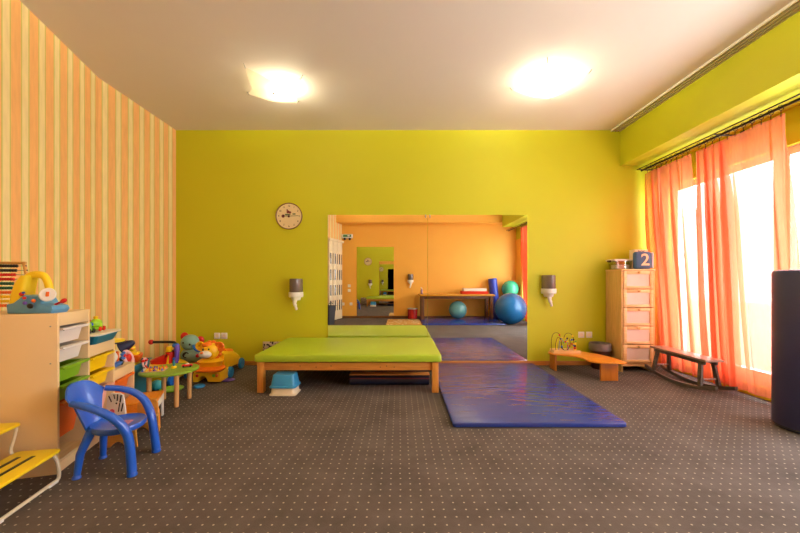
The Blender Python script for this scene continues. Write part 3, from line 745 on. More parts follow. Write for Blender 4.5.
# ------------------------------------------------------------------ stepped storage shelf with bins (left)
AX, AY, TH = -1.85, 1.89, math.atan2(.2638, .9646)
def S2W(x, y, z=0): return (AX+x*math.cos(TH)-y*math.sin(TH), AY+x*math.sin(TH)+y*math.cos(TH), z)
birch = pm('pale_birch_laminate', (236, 204, 152), .4, var=.02, scale=3)
birch2 = wood('pale_birch_base', (214, 180, 130), (228, 196, 148), .45, 'Y', 4)
SD = .47
sh = thing('storage_shelf', (AX, AY, 0), 'pale birch storage shelf stepping down in three heights along the striped wall', 'shelf', TH)
hs = [.869, .64, .41]; ys = [0, .297, .594, .891]
for k, h_ in enumerate((.869, .869, .64, .41)):
    y = ys[k]-(.018 if k else 0)
    MB().box((-SD, y, 0), (0, y+.018, h_), .0015).build('side_panel', birch, sh)
for k in range(3):
    a, b = ys[k]+(.018 if k == 0 else 0), ys[k+1]-.018
    MB().box((-SD, a, hs[k]-.018), (-.018, b, hs[k])).build('top_board', birch, sh)
    MB().box((-.018, a, hs[k]-.07), (0, b, hs[k]), .001).build('front_rail', birch, sh)
    MB().box((-SD, a, .052), (-.004, b, .068)).build('bottom_board', birch2, sh)
    MB().box((-.02, a, 0), (-.002, b, .052)).build('plinth', birch, sh)
    n = [6, 4, 2][k]
    for j in range(n):
        z = hs[k]-.105-.105*j
        for yy in (a, b-.004): pass
for (y, z) in ((.0, .80), (.0, .60)): MB().lathe([(.004, 0), (.004, .002)], 10, Matrix.Translation((-.03, -.0, z)) @ R).build('screw', M['metal'], sh)
def bin_(k, zr, h, rgb, label, x0=.0, slope=.80, trans=False):
    a, b = ys[k]+(.020 if k == 0 else .002), ys[k+1]-.020
    w = (b-a)-.012; l = .42
    r = thing('storage_bin', S2W(x0-.42/2+.012, (a+b)/2, zr-h), label, 'storage bin', TH, None)
    q = MB()
    def ring(lx0, lx1, wy, z): return [(lx1, -wy/2, z), (lx1, wy/2, z), (lx0, wy/2, z), (lx0, -wy/2, z)]
    L_ = l/2; wb_ = w*.86-.03
    q.loft([ring(-L_*.88, L_-.045*(h/.1)**.5, wb_, 0), ring(-L_*.96, L_-.03, w-.034, h-.012), ring(-L_*.96, L_-.03, w-.034, h-.010),
            ring(-L_, L_, w, h-.010), ring(-L_, L_, w, h), ring(-L_*.95, L_-.032, w-.04, h), ring(-L_*.87, L_-.050*(h/.1)**.5, wb_-.01, .006)])
    q.build('tub', pm('bin_'+'_'.join(map(str, rgb)), rgb, .35, var=.02), r, smooth=False)
    MB().tube([(L_-.004, -w/2+.01, h-.011), (L_-.004, w/2-.01, h-.011)], .005, 6).build('rim_lip', MATS['bin_'+'_'.join(map(str, rgb))], r)
    return r
bin_(0, .785, .088, (232, 222, 212), 'milky white storage bin, top one under the tallest shelf step')
bin_(0, .680, .088, (232, 222, 212), 'milky white storage bin, second from top in the tallest column')
bin_(0, .570, .088, (126, 176, 30), 'green storage bin in the tallest column, just below the two white bins')
bin_(0, .465, .088, (126, 176, 30), 'green storage bin in the tallest column, directly above the deep orange bin')
bin_(0, .372, .215, (226, 96, 22), 'deep orange storage bin at the bottom of the tallest column')
bin_(1, .560, .098, (250, 210, 10), 'yellow storage bin in the middle column, the upper one')
bin_(1, .447, .088, (250, 210, 10), 'yellow storage bin in the middle column, the lower one')
bin_(1, .340, .215, (236, 180, 160), 'pale pink deep storage bin in the middle column behind the blue chair')
bin_(2, .335, .215, (240, 112, 20), 'orange storage bin in the lowest shelf column')
tr = thing('toy_tray', S2W(-.15, .45, .6405), 'shallow teal tray standing on the middle shelf step', 'tray', TH)
tubmb(.36, .27, .056, .90, .012, .004, .02).build('tub', M['teal'], tr)
MB().loft([rr3(.39, .30, .03, .056), rr3(.39, .30, .03, .064), rr3(.37, .28, .03, .068)]).build('lid', pm('pale_lid', (226, 220, 200), .4), tr, 'pale lid')
# caterpillar train on the tray
ct = thing('toy_train', S2W(-.06, .43, .7095), 'lime green toy train with red roofs on the teal tray', 'toy', TH)
MB().box((-.035, -.115, .012), (.035, .115, .028), .008).build('chassis', M['green'], ct)
for y in (-.07, .055): MB().ball((0, y, .048), (.034, .042, .034), 18).build('body', M['lime'], ct)
MB().box((-.022, -.105, .074), (.022, -.035, .086), .006).build('roof', M['red'], ct)
MB().lathe([(.010, .07), (.014, .095), (.008, .10)], 12, Matrix.Translation((0, .055, 0))).build('chimney', M['yellow'], ct)
for y in (-.085, -.04, .035, .08):
    for x in (-.036, .030): MB().lathe([(.015, 0), (.015, .008)], 14, Matrix.Translation((x, y, .015)) @ Matrix.Rotation(PI/2, 4, 'Y')).build('wheel', [M['black'], M['red']][int(y > 0)], ct)
MB().ball((.0, .0, .05), .013, 12).build('coupling', M['blue'], ct)
# helicopter toy on the lowest step
hc = thing('toy_helicopter', S2W(-.10, .715, .4105), 'white and blue toy helicopter with a yellow rotor on the lowest shelf step', 'toy', TH)
MB().ball((0, 0, .075), (.065, .105, .058), 24).build('body', M['white'], hc)
MB().loft([rr3(.11, .20, .04, .0), rr3(.13, .22, .05, .014), rr3(.13, .22, .05, .026), rr3(.09, .18, .04, .034)]).build('base', pm('mid_blue', (70, 120, 200), .35), hc)
MB().box((.045, -.002, .04), (.066, .024, .115), .008).build('stripe', M['orange'], hc)
MB().ball((.045, -.055, .09), (.022, .026, .024), 14).build('window', M['teal'], hc)
MB().tube([(0, 0, .13), (0, 0, .19)], .008, 8).build('mast', M['yellow'], hc)
MB().lathe([(.095, .185), (.103, .19), (.103, .197), (.09, .20), (0, .204)], 28, cap=True).build('rotor', M['yellow2'], hc)
MB().lathe([(.102, .178), (.109, .184), (.102, .188)], 28, cap=False).build('rotor_rim', pm('navy_plastic', (24, 32, 70), .4), hc)
MB().lathe([(.018, 0), (.018, .012)], 16, Matrix.Translation((.05, .075, .018)) @ Matrix.Rotation(PI/2, 4, 'Y')).build('wheel', M['black'], hc)
for k in range(5):
    a = 2*PI*k/5; MB().ball((.052, .112+.021*math.cos(a), .062+.021*math.sin(a)), .012, 10).build('petal', MATS['mid_blue'], hc)
MB().ball((.058, .112, .062), .013, 12).build('hub', M['red'], hc)
# toy laptop-like driver toy and abacus on the top
dt = thing('toy_dashboard', (-1.985, 1.925, .8695), 'light blue toy driving dashboard with yellow handle on the tallest shelf step', 'toy', .10)
lb = pm('dashboard_blue', (96, 160, 205), .35)
MB().prism([(-.135, 0), (.11, 0), (.125, .02), (.115, .04), (.06, .055), (.035, .095), (-.045, .10), (-.10, .06), (-.14, .05)], -.075, .055, .012, mx=Matrix.Rotation(PI/2, 4, 'X')).build('body', lb, dt)
MB().loft([[(x+.0, y, z) for x, y in rrect(wx_, .10, .02, 4, cx, 0)] for z, wx_, cx in ((.04, .075, -.10), (.10, .075, -.09), (.16, .065, -.075), (.19, .05, -.06), (.205, .04, -.05))]).build('side', M['yellow2'], dt)
MB().tube(smooth_path([(-.07, 0, .19), (-.04, 0, .208), (.0, 0, .21), (.03, 0, .20), (.052, 0, .16), (.066, 0, .085)], 5), .020, 12).build('handle', M['yellow2'], dt)
MB().box((-.035, -.017, .200), (.012, .017, .223), .009).build('handle_grip', M['green'], dt)
WM = Matrix.Translation((.088, -.045, .098)) @ Matrix.Rotation(.5, 4, 'Z') @ Matrix.Rotation(PI/2-.45, 4, 'X')
MB().lathe([(.014, 0), (.036, .002), (.040, .008), (.036, .014), (.024, .010), (.010, .014), (0, .014)], 28, WM).build('steering_wheel', M['white'], dt)
MB().ball((0, 0, .012), (.010, .018, .006), 12, None).bm
MB().box((-.008, -.014, .012), (.008, .014, .018), .003, mx=WM).build('wheel_button', M['orange'], dt)
MB().tube([(.10, -.01, .045), (.135, -.01, .06)], .006, 8).build('lever', M['red'], dt)
MB().ball((.148, -.01, .066), (.020, .015, .012), 14, Matrix.Rotation(-.5, 4, 'Y')).build('lever_knob', M['red'], dt)
for x, z, rx, c in ((-.02, .085, .010, 'red'), (-.018, .058, .012, 'purple'), (.012, .042, .018, 'black'), (.03, .07, .012, 'orange'), (-.055, .105, .014, 'red'), (-.045, .112, .008, 'blue')):
    MB().ball((x, -.072 if z < .09 else -.05, z), (rx, .009, rx*.8), 12).build('button', M[c], dt)
dt.scale = (.88, .88, 1)
ab = thing('abacus', (-2.26, 2.03, .8695), 'wooden abacus with rows of coloured beads on the tallest shelf step', 'abacus', .12)
abw = wood('abacus_wood', (200, 144, 66), (222, 170, 92), .4, 'Z')
for sx in (-1, 1):
    MB().tube([(sx*.125, 0, .01), (sx*.07, 0, .285)], .009, 8).build('side_bar', abw, ab)
    MB().box((sx*.125-.012, -.06, 0), (sx*.125+.012, .05, .02), .003).build('foot', abw, ab)
MB().tube([(-.08, 0, .28), (.08, 0, .28)], .008, 8).build('top_bar', abw, ab)
bcs = ['black', 'black', 'red', 'red', 'green_dark', 'green_dark', 'orange', 'yellow', 'yellow', 'orange']
M['green_dark'] = pm('dark_green_bead', (20, 90, 60), .35)
for i, c in enumerate(bcs):
    z = .262-.0255*i; w = .07+.055*(.28-z)/.27
    MB().tube([(-w, 0, z), (w, 0, z)], .0022, 6).build('wire', M['metal'], ab)
    MB().ball((w+.004, 0, z), .007, 10).build('wire_knob', M['black'], ab)
    for j in range(8):
        x = -w+.012+.0135*j+(.006 if c in ('orange', 'yellow') else 0)
        if x < w-.02: MB().ball((x, 0, z), (.0068, .0095, .0095), 10).build('bead', M[c], ab)

# toy crate beyond the shelf with toys in it
cr = thing('toy_crate', S2W(-.235, 1.135, 0), 'teal open toy crate standing on the floor beyond the lowest shelf step', 'crate', TH)
tubmb(.36, .43, .345, .88, .012, .006, .03).build('tub', M['teal'], cr)
def at_s(x, y, z): return S2W(x, y, z)
for (x, y, c, lab) in ((-.235, 1.03, 'red', 'tall red foam block filling the near half of the teal crate'), (-.235, 1.22, 'yellow2', 'tall yellow foam block filling the far half of the teal crate')):
    o = MB().box((-.125, -.072, 0), (.125, .072, .325), .01).build('foam_block', M[c]); place(o, S2W(x, y, .009), TH); tag(o, lab, 'toy block')
o1 = thing('toy_truck', at_s(-.27, 1.06, .358), 'yellow toy truck heaped in the teal crate', 'toy', TH)
MB().box((-.05, -.09, 0), (.05, .09, .05), .015, 3).build('body', M['yellow2'], o1); MB().box((-.04, -.08, .05), (.04, -.02, .09), .015, 3).build('cab', M['yellow2'], o1)
MB().box((-.035, .0, .05), (.035, .08, .06), .004).build('bed', M['orange'], o1)
for y in (-.055, .055): MB().lathe([(.024, 0), (.024, .014)], 18, Matrix.Translation((.046, y, .012)) @ Matrix.Rotation(PI/2, 4, 'Y')).build('wheel', M['black'], o1)
o2 = thing('toy_steering_wheel', at_s(-.115, 1.065, .405), 'red and white toy steering wheel leaning in the teal crate', 'toy', TH)
WR = Matrix.Rotation(PI/2-.35, 4, 'Y')
q = MB(); q.tube([WR @ Vector((.052*math.cos(2*PI*k/28), .052*math.sin(2*PI*k/28), 0)) for k in range(28)], .012, 10, closed=True); q.build('rim', pm('pale_pink_plastic', (240, 190, 190), .4), o2)
MB().ball((0, 0, 0), (.020, .030, .030), 16).build('hub', M['red'], o2); o2.scale = (1.15,)*3; o1.scale = (1.25,)*3
for a in (0, 2.1, 4.2): MB().tube([(0, 0, 0), WR @ Vector((.05*math.cos(a), .05*math.sin(a), 0))], .007, 8).build('spoke', M['red'], o2)
o3 = place(MB().loft([[(r_*math.cos(a), r_*math.sin(a), z) for a in [2*PI*k/20 for k in range(20)]] for r_, z in ((.045, 0), (.048, .006), (.020, .07), (.012, .082))]).build('toy_cone', MATS['navy_plastic']), at_s(-.26, 1.285, .455), 0)
o3.rotation_euler = (0, 1.1, .4); o3.scale = (1.3,)*3; tag(o3, 'dark blue toy cone lying on the heap in the teal crate', 'toy')
o4 = thing('toy_boat', at_s(-.12, 1.225, .375), 'orange yellow toy boat in the front of the teal crate', 'toy', TH+.1)
MB().loft([[(x*s_, y*s_, z) for x, y in ((-.035, -.07), (.035, -.07), (.042, 0), (.03, .06), (0, .095), (-.03, .06), (-.042, 0))] for z, s_ in ((-.03, .7), (0, .95), (.03, 1.05))]).build('hull', M['orange'], o4)
MB().box((-.022, -.045, .03), (.022, .02, .055), .008).build('cabin', M['yellow2'], o4)
o5 = place(MB().ball((0, 0, 0), .045, 24).build('toy_ball', M['green']), at_s(-.30, 1.235, .382)); tag(o5, 'green ball on top of the heap in the teal crate', 'ball')

o6 = thing('toy_duck', at_s(-.20, 1.345, .40), 'yellow toy duck with an orange beak at the far corner of the teal crate', 'toy', TH-1.2)
MB().ball((0, 0, 0), (.05, .036, .032), 16).build('body', M['yellow2'], o6); MB().ball((.035, 0, .045), .026, 14).build('head', M['yellow2'], o6)
MB().ball((.064, 0, .042), (.014, .012, .005), 10).build('beak', M['orange'], o6)
o7 = thing('toy_rattle', at_s(-.030, 1.15, .345), 'pink and white ring rattle hanging over the front rim of the teal crate', 'toy', TH)
MB().tube([(.0, .035*math.cos(2*PI*k/24), .0+.035*math.sin(2*PI*k/24)) for k in range(24)], .008, 8, closed=True).build('ring', MATS['pale_pink_plastic'], o7)
for a in (.5, 2.6, 4.7): MB().ball((0, .035*math.cos(a), .035*math.sin(a)), .014, 12).build('bead', M['red'], o7)

# ------------------------------------------------------------------ blue child's chair
ch = thing('child_chair', (-1.604, 1.985, 0), "blue plastic child's armchair in front of the storage shelf", 'chair', .20)
def seatf(u, v, dz=0):
    a = 2*PI*u; r_ = v
    x = .005+.130*r_*math.cos(a); y = .122*r_*math.sin(a)*(1+.15*math.cos(a))
    return (x, y, .246-.012*(1-r_*r_)-(.018 if dz else 0)+(0.004 if r_ > .95 else 0))
rings = []
for z, k in ((.214, .93), (.222, .99), (.240, 1.0), (.248, .97)):
    rings.append([(.005+.132*k*math.cos(a), .124*k*math.sin(a)*(1+.14*math.cos(a)), z) for a in [2*PI*i/40 for i in range(40)]])
for z, k in ((.240, .86), (.236, .5), (.234, .1)):
    rings.append([(.005+.132*k*math.cos(a), .124*k*math.sin(a)*(1+.14*math.cos(a)), z) for a in [2*PI*i/40 for i in range(40)]])
MB().loft(rings).build('seat', M['blue'], ch)
def backf(u, v, off):
    s_ = u*2-1
    hw = .070+.090*v**1.3 - .030*max(0, v-.85)/.15*abs(s_)
    y = s_*hw
    z = .232+.250*v - .055*max(0, v-.6)/.4*abs(s_)**2.5
    x = -.122-.085*v+.055*(s_*hw/.15)**2+off*.010
    return (x, y, z)
q = MB()
q.grid(lambda u, v: backf(u, v, -.5), 18, 12); q.grid(lambda u, v: backf(u, v, .5), 18, 12)
bord = [(i/18, 0) for i in range(18)]+[(1, j/12) for j in range(12)]+[(1-i/18, 1) for i in range(18)]+[(0, 1-j/12) for j in range(12)]
A_ = [q.bm.verts.new(backf(u, v, -.5)) for u, v in bord]; B_ = [q.bm.verts.new(backf(u, v, .5)) for u, v in bord]
for i in range(len(bord)):
    j = (i+1) % len(bord); q.bm.faces.new((A_[i], A_[j], B_[j], B_[i]))
bmesh.ops.remove_doubles(q.bm, verts=q.bm.verts, dist=1e-5)
q.build('backrest', M['blue'], ch)
for s_ in (-1, 1):
    pth = smooth_path([(-.135, s_*.138, .405), (-.07, s_*.156, .392), (.0, s_*.162, .366), (.06, s_*.154, .322), (.10, s_*.138, .262), (.122, s_*.128, .185), (.140, s_*.134, .02)], 6)
    n_ = len(pth)
    MB().tube(pth, [.016+.006*min(1, i/n_*1.5) for i in range(n_)], 12, flat=1.15).build('armrest', M['blue'], ch, 'blue arm running down into the front leg')
    MB().lathe([(.024, 0), (.025, .006), (.019, .022)], 16, Matrix.Translation((.1405, s_*.1345, 0))).build('foot', M['blue'], ch)
    MB().tube([(-.088, s_*.066, .232), (-.122, s_*.098, .12), (-.130, s_*.110, .012)], [.024, .019, .015], 12).build('leg', M['blue'], ch)
    MB().lathe([(.020, 0), (.021, .005), (.015, .018)], 16, Matrix.Translation((-.131, s_*.110, 0))).build('foot', M['blue'], ch)
MB().prism([(x*.5+.03, y*.5) for x, y in rrect(.15, .16, .03)], .2365, .2385).build('sticker', pm('pink_print', (200, 130, 170), .4, var=.6, scale=60), ch, 'printed sticker on the seat')

# ------------------------------------------------------------------ yellow two-step stool
ys_ = thing('step_stool', (-1.795, 1.835, 0), 'yellow two-tier step stool with cream tube frame against the shelf side', 'stool', .17)
for x0, z, nm in ((-.185, .148, 'step'), (-.365, .298, 'step')):
    q = MB()
    o_ = rrect(.19, .42, .03, 5, x0+.0925, -.20)
    q.prism(rrect(.205, .42, .025, 5, x0+.10, -.20), z, z+.016, .005)
    so_ = q.build('step', M['yellow2'], ys_)
    for xs_ in (x0+.062, x0+.125): MB().box((xs_-.010, -.345, z+.0152), (xs_+.010, -.065, z+.0172), .001).build('grip_strip', M['black'], so_)
cf = pm('cream_tube', (226, 212, 184), .35)
MB().tube(smooth_path([(-.008, -.02, .146), (.002, -.006, .10), (.008, -.002, .04), (.008, -.012, .010), (.008, -.06, .009), (.008, -.34, .009), (.008, -.39, .012), (.008, -.40, .04), (.002, -.395, .10), (-.008, -.38, .146)], 4), .0085, 8).build('frame', cf, ys_)
MB().tube(smooth_path([(-.345, -.02, .296), (-.350, -.006, .20), (-.354, -.006, .04), (-.354, -.015, .010), (-.354, -.06, .009), (-.354, -.34, .009), (-.354, -.39, .012), (-.354, -.40, .04), (-.350, -.395, .20), (-.345, -.38, .296)], 4), .0085, 8).build('frame', cf, ys_)
for y in (-.012, -.388): MB().tube(smooth_path([(-.175, y, .296), (-.185, y, .24), (-.20, y, .18), (-.185, y, .150), (-.15, y, .142), (-.01, y, .142)], 4), .007, 8).build('brace', cf, ys_)
for y in (-.05, -.35): MB().box((-.004, y-.03, 0), (.020, y+.03, .012), .003).build('foot_pad', M['white'], ys_)

# ------------------------------------------------------------------ zebra toddler chair and orange stool
zb = thing('toddler_chair', (-1.775, 2.31, 0), 'small wooden toddler chair with a zebra-striped face board behind the blue chair', 'chair', .06)
zw = wood('honey_plywood', (206, 140, 50), (224, 164, 74), .4, 'X')
fp = [(-.115, 0), (-.05, 0)]+[(-.05+.10*k/8, .035*math.sin(PI*k/8)) for k in range(1, 8)]+[(.05, 0), (.115, 0), (.105, .118), (-.105, .118)]
MX = Matrix.Rotation(PI/2, 4, 'X')
MB().prism(fp, .105, .117, .002, mx=MX).build('front_panel', zw, zb)
MB().prism(fp, -.117, -.105, .002, mx=MX).build('rear_panel', zw, zb)
MB().prism([(x, y) for x, y in rrect(.235, .24, .03)], .118, .132, .003).build('seat', zw, zb)
MB().prism([(-.02, .132), (.115, .132), (.115, .20), (.10, .235), (.02, .24), (-.02, .20)], -.10, -.088, .003, mx=MX).build('backrest', zw, zb)
zf = MB().prism(smooth_outline if False else [(-.165, .132), (-.045, .132), (-.05, .20), (-.062, .285), (-.085, .300), (-.14, .300), (-.165, .27), (-.172, .20)], -.03, -.018, .004, mx=MX).build('face_board', M['white'], zb, 'white board with black zebra stripes')
for (x, z, w_, h_, an) in ((-.078, .262, .009, .05, .15), (-.098, .270, .008, .045, .1), (-.068, .205, .008, .055, .2), (-.118, .276, .007, .03, -.2), (-.145, .262, .007, .045, -.4), (-.088, .205, .007, .06, .15)):
    MB().box((-w_/2, 0, -h_/2), (w_/2, .002, h_/2), .0009, mx=Matrix.Translation((x, .0162, z)) @ Matrix.Rotation(an, 4, 'Y')).build('stripe', M['black'], zf)
MB().lathe([(.017, 0), (.017, .003)], 18, Matrix.Translation((-.132, .018, .178)) @ R).build('nose', pm('pink_nose', (230, 100, 120), .4), zf)
MB().ball((-.105, .018, .232), (.006, .003, .006), 10).build('eye', M['black'], zf)
os_ = thing('child_stool', (-1.888, 2.575, 0), "low child's stool with orange top and white side beside the zebra chair", 'stool', .42)
osm = wood('orange_stool_board', (232, 138, 24), (244, 156, 44), .35, 'Y')
MB().prism(rrect(.215, .27, .02), .172, .188, .003).build('seat', osm, os_)
MB().prism([(-.125, 0), (-.095, 0), (-.075, .12), (.075, .12), (.095, 0), (.125, 0), (.128, .171), (-.128, .171)], .092, .105, .002, mx=Matrix(((0, 0, 1, 0), (1, 0, 0, 0), (0, 1, 0, 0), (0, 0, 0, 1)))).build('side', M['white'], os_, 'white side with two legs')
MB().prism([(-.125, 0), (-.095, 0), (-.075, .12), (.075, .12), (.095, 0), (.125, 0), (.128, .171), (-.128, .171)], -.105, -.092, .002, mx=Matrix(((0, 0, 1, 0), (1, 0, 0, 0), (0, 1, 0, 0), (0, 0, 0, 1)))).build('side', osm, os_)
MB().box((-.090, -.134, .04), (.090, -.122, .171), .002).build('front_board', osm, os_)
MB().tube(smooth_path([(.10, -.14, .17), (.118, -.150, .12), (.124, -.155, .0)], 4), .010, 8).build('leg', osm, os_)

# ------------------------------------------------------------------ green play table
gt = thing('play_table', (-1.965, 2.99, 0), 'low round green play table with natural wooden legs', 'table', .1); gt.scale = (.95, .95, 1)
MB().lathe([(.215, .270), (.228, .275), (.230, .286), (.224, .292), (0, .292)], 48).build('tabletop', pm('table_green', (130, 170, 50), .4), gt)
lgw = wood('table_leg_wood', (214, 158, 90), (232, 182, 118), .45, 'Z')
for sx in (-1, 1):
    for sy in (-1, 1): MB().lathe([(.015, 0), (.018, .01), (.020, .27)], 16, Matrix.Translation((sx*.112, sy*.112, 0))).build('leg', lgw, gt)
pz = thing('puzzle_board', (-2.055, 2.93, .2925), 'wooden peg puzzle board on the left side of the green play table', 'toy', .3)
MB().box((-.085, -.065, 0), (.085, .065, .007), .002).build('board', wood('puzzle_wood', (206, 172, 124), (226, 196, 150), .5), pz)
pc = ['red', 'blue', 'yellow', 'white', 'purple', 'orange']
rn = random.Random(4)
for i in range(6):
    for j in range(4):
        c = pc[rn.randrange(6)]
        x, y = -.070+.028*i, -.050+.033*j
        X, Y = -2.055+x*math.cos(.3)-y*math.sin(.3), 2.93+x*math.sin(.3)+y*math.cos(.3)
        w_ = .009+.002*rn.random()
        pg = MB().prism([(w_*math.cos(a)*(1 if k % 2 else .8), w_*math.sin(a)*(1 if k % 2 else .8)) for k, a in enumerate([2*PI*q_/8 for q_ in range(8)])], 0, .010, .001).lathe([(.003, .010), (.004, .020), (0, .021)], 8).build('puzzle_piece', M[c])
        place(pg, (X, Y, .300), rn.random()); tag(pg, 'small %s peg puzzle piece, %s from the left in the %s row of the board' % (M[c].name.split('_')[0] if c != 'white' else 'white', ['first', 'second', 'third', 'fourth', 'fifth', 'sixth'][i], ['front', 'second', 'third', 'rear'][j]), 'puzzle piece', 'peg puzzle pieces on the green table')
tbt = thing('toy_figure', (-1.945, 3.01, .2925), 'small teal and yellow peg figure standing on the green table', 'toy')
MB().lathe([(.020, 0), (.022, .012), (.012, .02)], 16).build('base', M['yellow2'], tbt)
MB().lathe([(.009, .018), (.012, .05), (.007, .07)], 14).build('body', M['teal'], tbt); MB().ball((0, 0, .080), .011, 12).build('head', M['blue'], tbt)
rc = thing('toy_racer', (-1.86, 3.06, .2925), 'small red toy car on the right side of the green table', 'toy', .4)
MB().loft([[(x, y, z) for x, y in rrect(w_, .035, .008, 3)] for z, w_ in ((.006, .08), (.016, .085), (.022, .06))]).build('body', M['red'], rc)
MB().ball((0, 0, .022), (.016, .010, .009), 12).build('cockpit', M['white'], rc)
for x in (-.026, .026):
    for y in (-.018, .018): MB().lathe([(.008, -.003), (.008, .003)], 10, Matrix.Translation((x, y, .008)) @ R).build('wheel', M['black'], rc)

# ------------------------------------------------------------------ ride-on walker with bar handle
wk = thing('baby_walker', (-2.40, 3.60, 0), 'yellow baby walker with red seat and black bar handle behind the green table', 'toy', 0)
MB().loft([rr3(.26, .30, .06, .05), rr3(.30, .34, .07, .09), rr3(.30, .34, .07, .17), rr3(.24, .28, .06, .20)]).build('body', M['yellow2'], wk)
MB().loft([[(x, y, z) for x, y in rrect(w_, .16, .05, 4, cx)] for z, w_, cx in ((.195, .20, -.03), (.23, .22, -.03), (.26, .17, -.00), (.30, .08, .055), (.325, .04, .07))]).build('seat', M['red'], wk)
MB().tube(smooth_path([(-.145, -.02, .415), (-.10, -.02, .415), (.06, -.02, .415), (.10, -.02, .405), (.115, -.02, .375)], 5), .013, 12).build('bar', M['black'], wk)
MB().ball((-.145, -.02, .415), .026, 16).build('knob', M['red'], wk)
MB().loft([[(x, y-.05, z) for x, y in rrect(.045, .05, .012, 4, cx)] for z, cx in ((.15, .035), (.26, .045), (.36, .06), (.375, .062))]).build('post', M['yellow'], wk)
MB().tube(smooth_path([(.115, -.02, .385), (.125, -.03, .33), (.12, -.03, .25), (.115, -.03, .17)], 5), [.026]*6+[.022]*6+[.018]*4, 12).build('post', M['purple'], wk, 'purple post')
MB().ball((.105, -.02, .38), (.035, .03, .025), 16).build('joint', pm('bright_blue', (30, 110, 210), .35), wk)
for x in (-.14, .14):
    for y in (-.13, .13): MB().lathe([(.03, -.014), (.055, -.012), (.055, .012), (.03, .014)], 20, Matrix.Translation((x, y, .055)) @ Matrix.Rotation(PI/2, 4, 'Y')).build('wheel', MATS['bright_blue'], wk)
# elephant toy
gel = pm('elephant_grey_green', (130, 172, 160), .6)
ep = thing('toy_elephant', (-2.36, 3.99, 0), 'grey green toy elephant with red ears and blue trunk against the left corner', 'toy', .25)
MB().loft([rr3(.26, .22, .09, 0), rr3(.28, .24, .10, .03), rr3(.26, .22, .09, .09), rr3(.20, .16, .07, .12)]).build('base', pm('rust_orange', (206, 96, 40), .5), ep)
MB().ball((0, 0, .20), (.125, .10, .095), 24).build('body', gel, ep)
MB().ball((-.02, -.03, .345), (.095, .085, .088), 24).build('head', gel, ep)
for s_, x, z in ((-1, -.085, .41), (1, .075, .36)):
    MB().ball((x, .0, z), (.042, .02, .048), 18).build('ear', M['red'], ep)
MB().tube(smooth_path([(.03, -.10, .32), (.055, -.13, .29), (.09, -.13, .265), (.12, -.11, .285), (.11, -.10, .32), (.075, -.10, .33)], 5), .014, 10).build('trunk', MATS['bright_blue'], ep, 'blue hoop trunk')
for x in (-.065, .0): MB().ball((x, -.108 if x else -.113, .355 if x else .335), (.010, .006, .012), 10).build('eye', M['black'], ep)
MB().lathe([(.032, 0), (.034, .01), (.024, .012), (.022, .004), (0, .004)], 18, Matrix.Translation((-.045, -.082, .215)) @ R).build('hole', M['black'], ep)
MB().ball((.07, -.082, .20), .020, 14).build('button', M['red'], ep)
# lion ride-on walker
ln = thing('toy_lion', (-1.955, 3.56, 0), 'yellow and orange lion ride-on toy with blue wheels at the foot of the green wall', 'toy', .03)
ly = pm('lion_yellow', (250, 196, 20), .4); lo_ = pm('lion_orange', (240, 120, 20), .4); lbw = pm('wheel_blue', (40, 130, 190), .4)
MB().prism([(-.135, .018), (-.09, .018)]+[(-.09+.05*(1-math.cos(PI*k/8)), .018+.06*math.sin(PI*k/8)) for k in range(1, 8)]+[(.01, .018), (.135, .018), (.140, .09), (.125, .118), (-.125, .118), (-.14, .09)], -.20, .03, .010, mx=MX).build('base', ly, ln)
MB().loft([rr3(.26, .16, .06, .118, 0, .04), rr3(.30, .22, .09, .135, 0, .03), rr3(.30, .22, .09, .150, 0, .03), rr3(.24, .16, .07, .165, 0, .04)]).build('collar', lo_, ln)
MB().loft([rr3(.20, .14, .06, .163, 0, .06), rr3(.22, .16, .07, .20, 0, .06), rr3(.25, .17, .08, .218, 0, .05), rr3(.18, .13, .06, .24, 0, .06)]).build('chest', ly, ln)
MB().ball((0, .05, .318), (.090, .078, .085), 24).build('head', ly, ln)
MB().ball((-.012, -.028, .298), (.062, .040, .038), 20).build('muzzle', M['white'], ln)
MB().ball((-.03, -.058, .318), (.018, .012, .012), 12).build('nose', lo_, ln)
q = MB()
for k in range(14):
    a = 2*PI*k/14; q.ball((.088*math.cos(a), .075, .318+.082*math.sin(a)), (.026, .022, .026), 10)
q.tube([(.085*math.cos(2*PI*k/30), .075, .318+.080*math.sin(2*PI*k/30)) for k in range(30)], .018, 8, closed=True)
q.build('mane_ring', lo_, ln)
for x_, c_ in ((-.09, 'red'), (.075, 'green'), (.105, 'orange')): MB().ball((x_, -.032, .085), (.016, .008, .016), 12).build('button', M[c_], ln)
MB().ball((-.02, .03, .385), (.055, .045, .028), 16).build('mane', lo_, ln)
for x in (-.038, .018): MB().ball((x, -.016, .345), (.011, .008, .013), 10).build('eye', M['black'], ln)
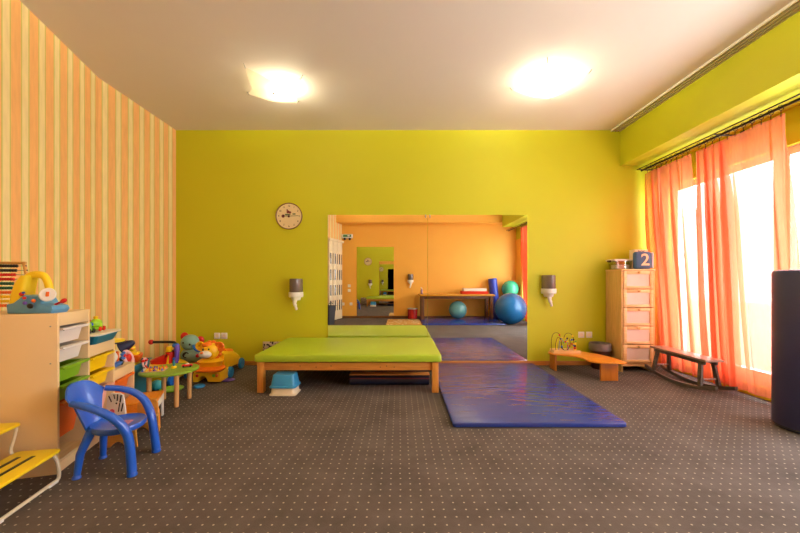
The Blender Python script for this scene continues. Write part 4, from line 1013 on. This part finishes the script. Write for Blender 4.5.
for s_, z in ((-1, .37), (1, .365)):
    MB().lathe([(.020, 0), (.045, .004), (.050, .014), (.044, .024), (.022, .020), (.018, .010), (0, .010)], 24, Matrix.Translation((s_*.098, .055, z)) @ R).build('ear', ly if s_ < 0 else lo_, ln)
MB().loft([[(cx-w_, y, z0), (cx+w_, y, z0), (cx+w_, y, z1-.03), (cx+w_-.03, y, z1), (cx-w_+.03, y, z1), (cx-w_, y, z1-.03)] for y, cx, w_, z0, z1 in ((.10, .03, .085, .12, .30), (.22, .04, .08, .11, .285), (.45, .02, .07, .085, .235), (.62, .0, .065, .06, .165), (.655, .0, .055, .07, .13))]).build('body', ly, ln)
MB().loft([[(cx-w_, y, z0), (cx+w_, y, z0), (cx+w_*.7, y, z0+.03), (cx-w_*.7, y, z0+.03)] for y, cx, w_, z0 in ((.20, .04, .055, .284), (.32, .03, .06, .262), (.44, .02, .045, .235))]).build('seat', lo_, ln)
for y, rr_, xs_ in ((.60, .062, (-.10, .085)), (.20, .060, (-.125, .135))):
    for x in xs_: MB().lathe([(.02, -.018), (rr_-.008, -.018), (rr_, -.010), (rr_, .010), (rr_-.008, .018), (.02, .018)], 26, Matrix.Translation((x, y, rr_)) @ Matrix.Rotation(PI/2, 4, 'Y')).build('wheel', lbw, ln)
MB().lathe([(.05, 0), (.054, .006), (.046, .020), (0, .026)], 26, Matrix.Translation((-.02, -.125, 0))).build('foot_pad', lbw, ln)
MB().lathe([(.02, 0), (.062, .002), (.064, .008), (.05, .014), (0, .014)], 26, Matrix.Translation((.155, .10, 0)) @ Matrix.Diagonal((1.15, .9, 1, 1))).build('foot_pad', M['purple'], ln, 'purple foot pad')
# loose toys on the floor under and behind the table
o = place(MB().ball((0, 0, .05), .05, 24).build('toy_ball', pm('turquoise_ball', (60, 170, 180), .35)), (-2.31, 3.325, 0)); tag(o, 'turquoise ball on the carpet under the back of the green table', 'ball')
o = place(MB().lathe([(.07, 0), (.095, .012), (.10, .02), (.092, .022), (.07, .008), (0, .008)], 32).build('toy_dish', M['lime']), (-2.17, 3.33, 0)); tag(o, 'flat lime green toy dish on the carpet behind the green table', 'toy')
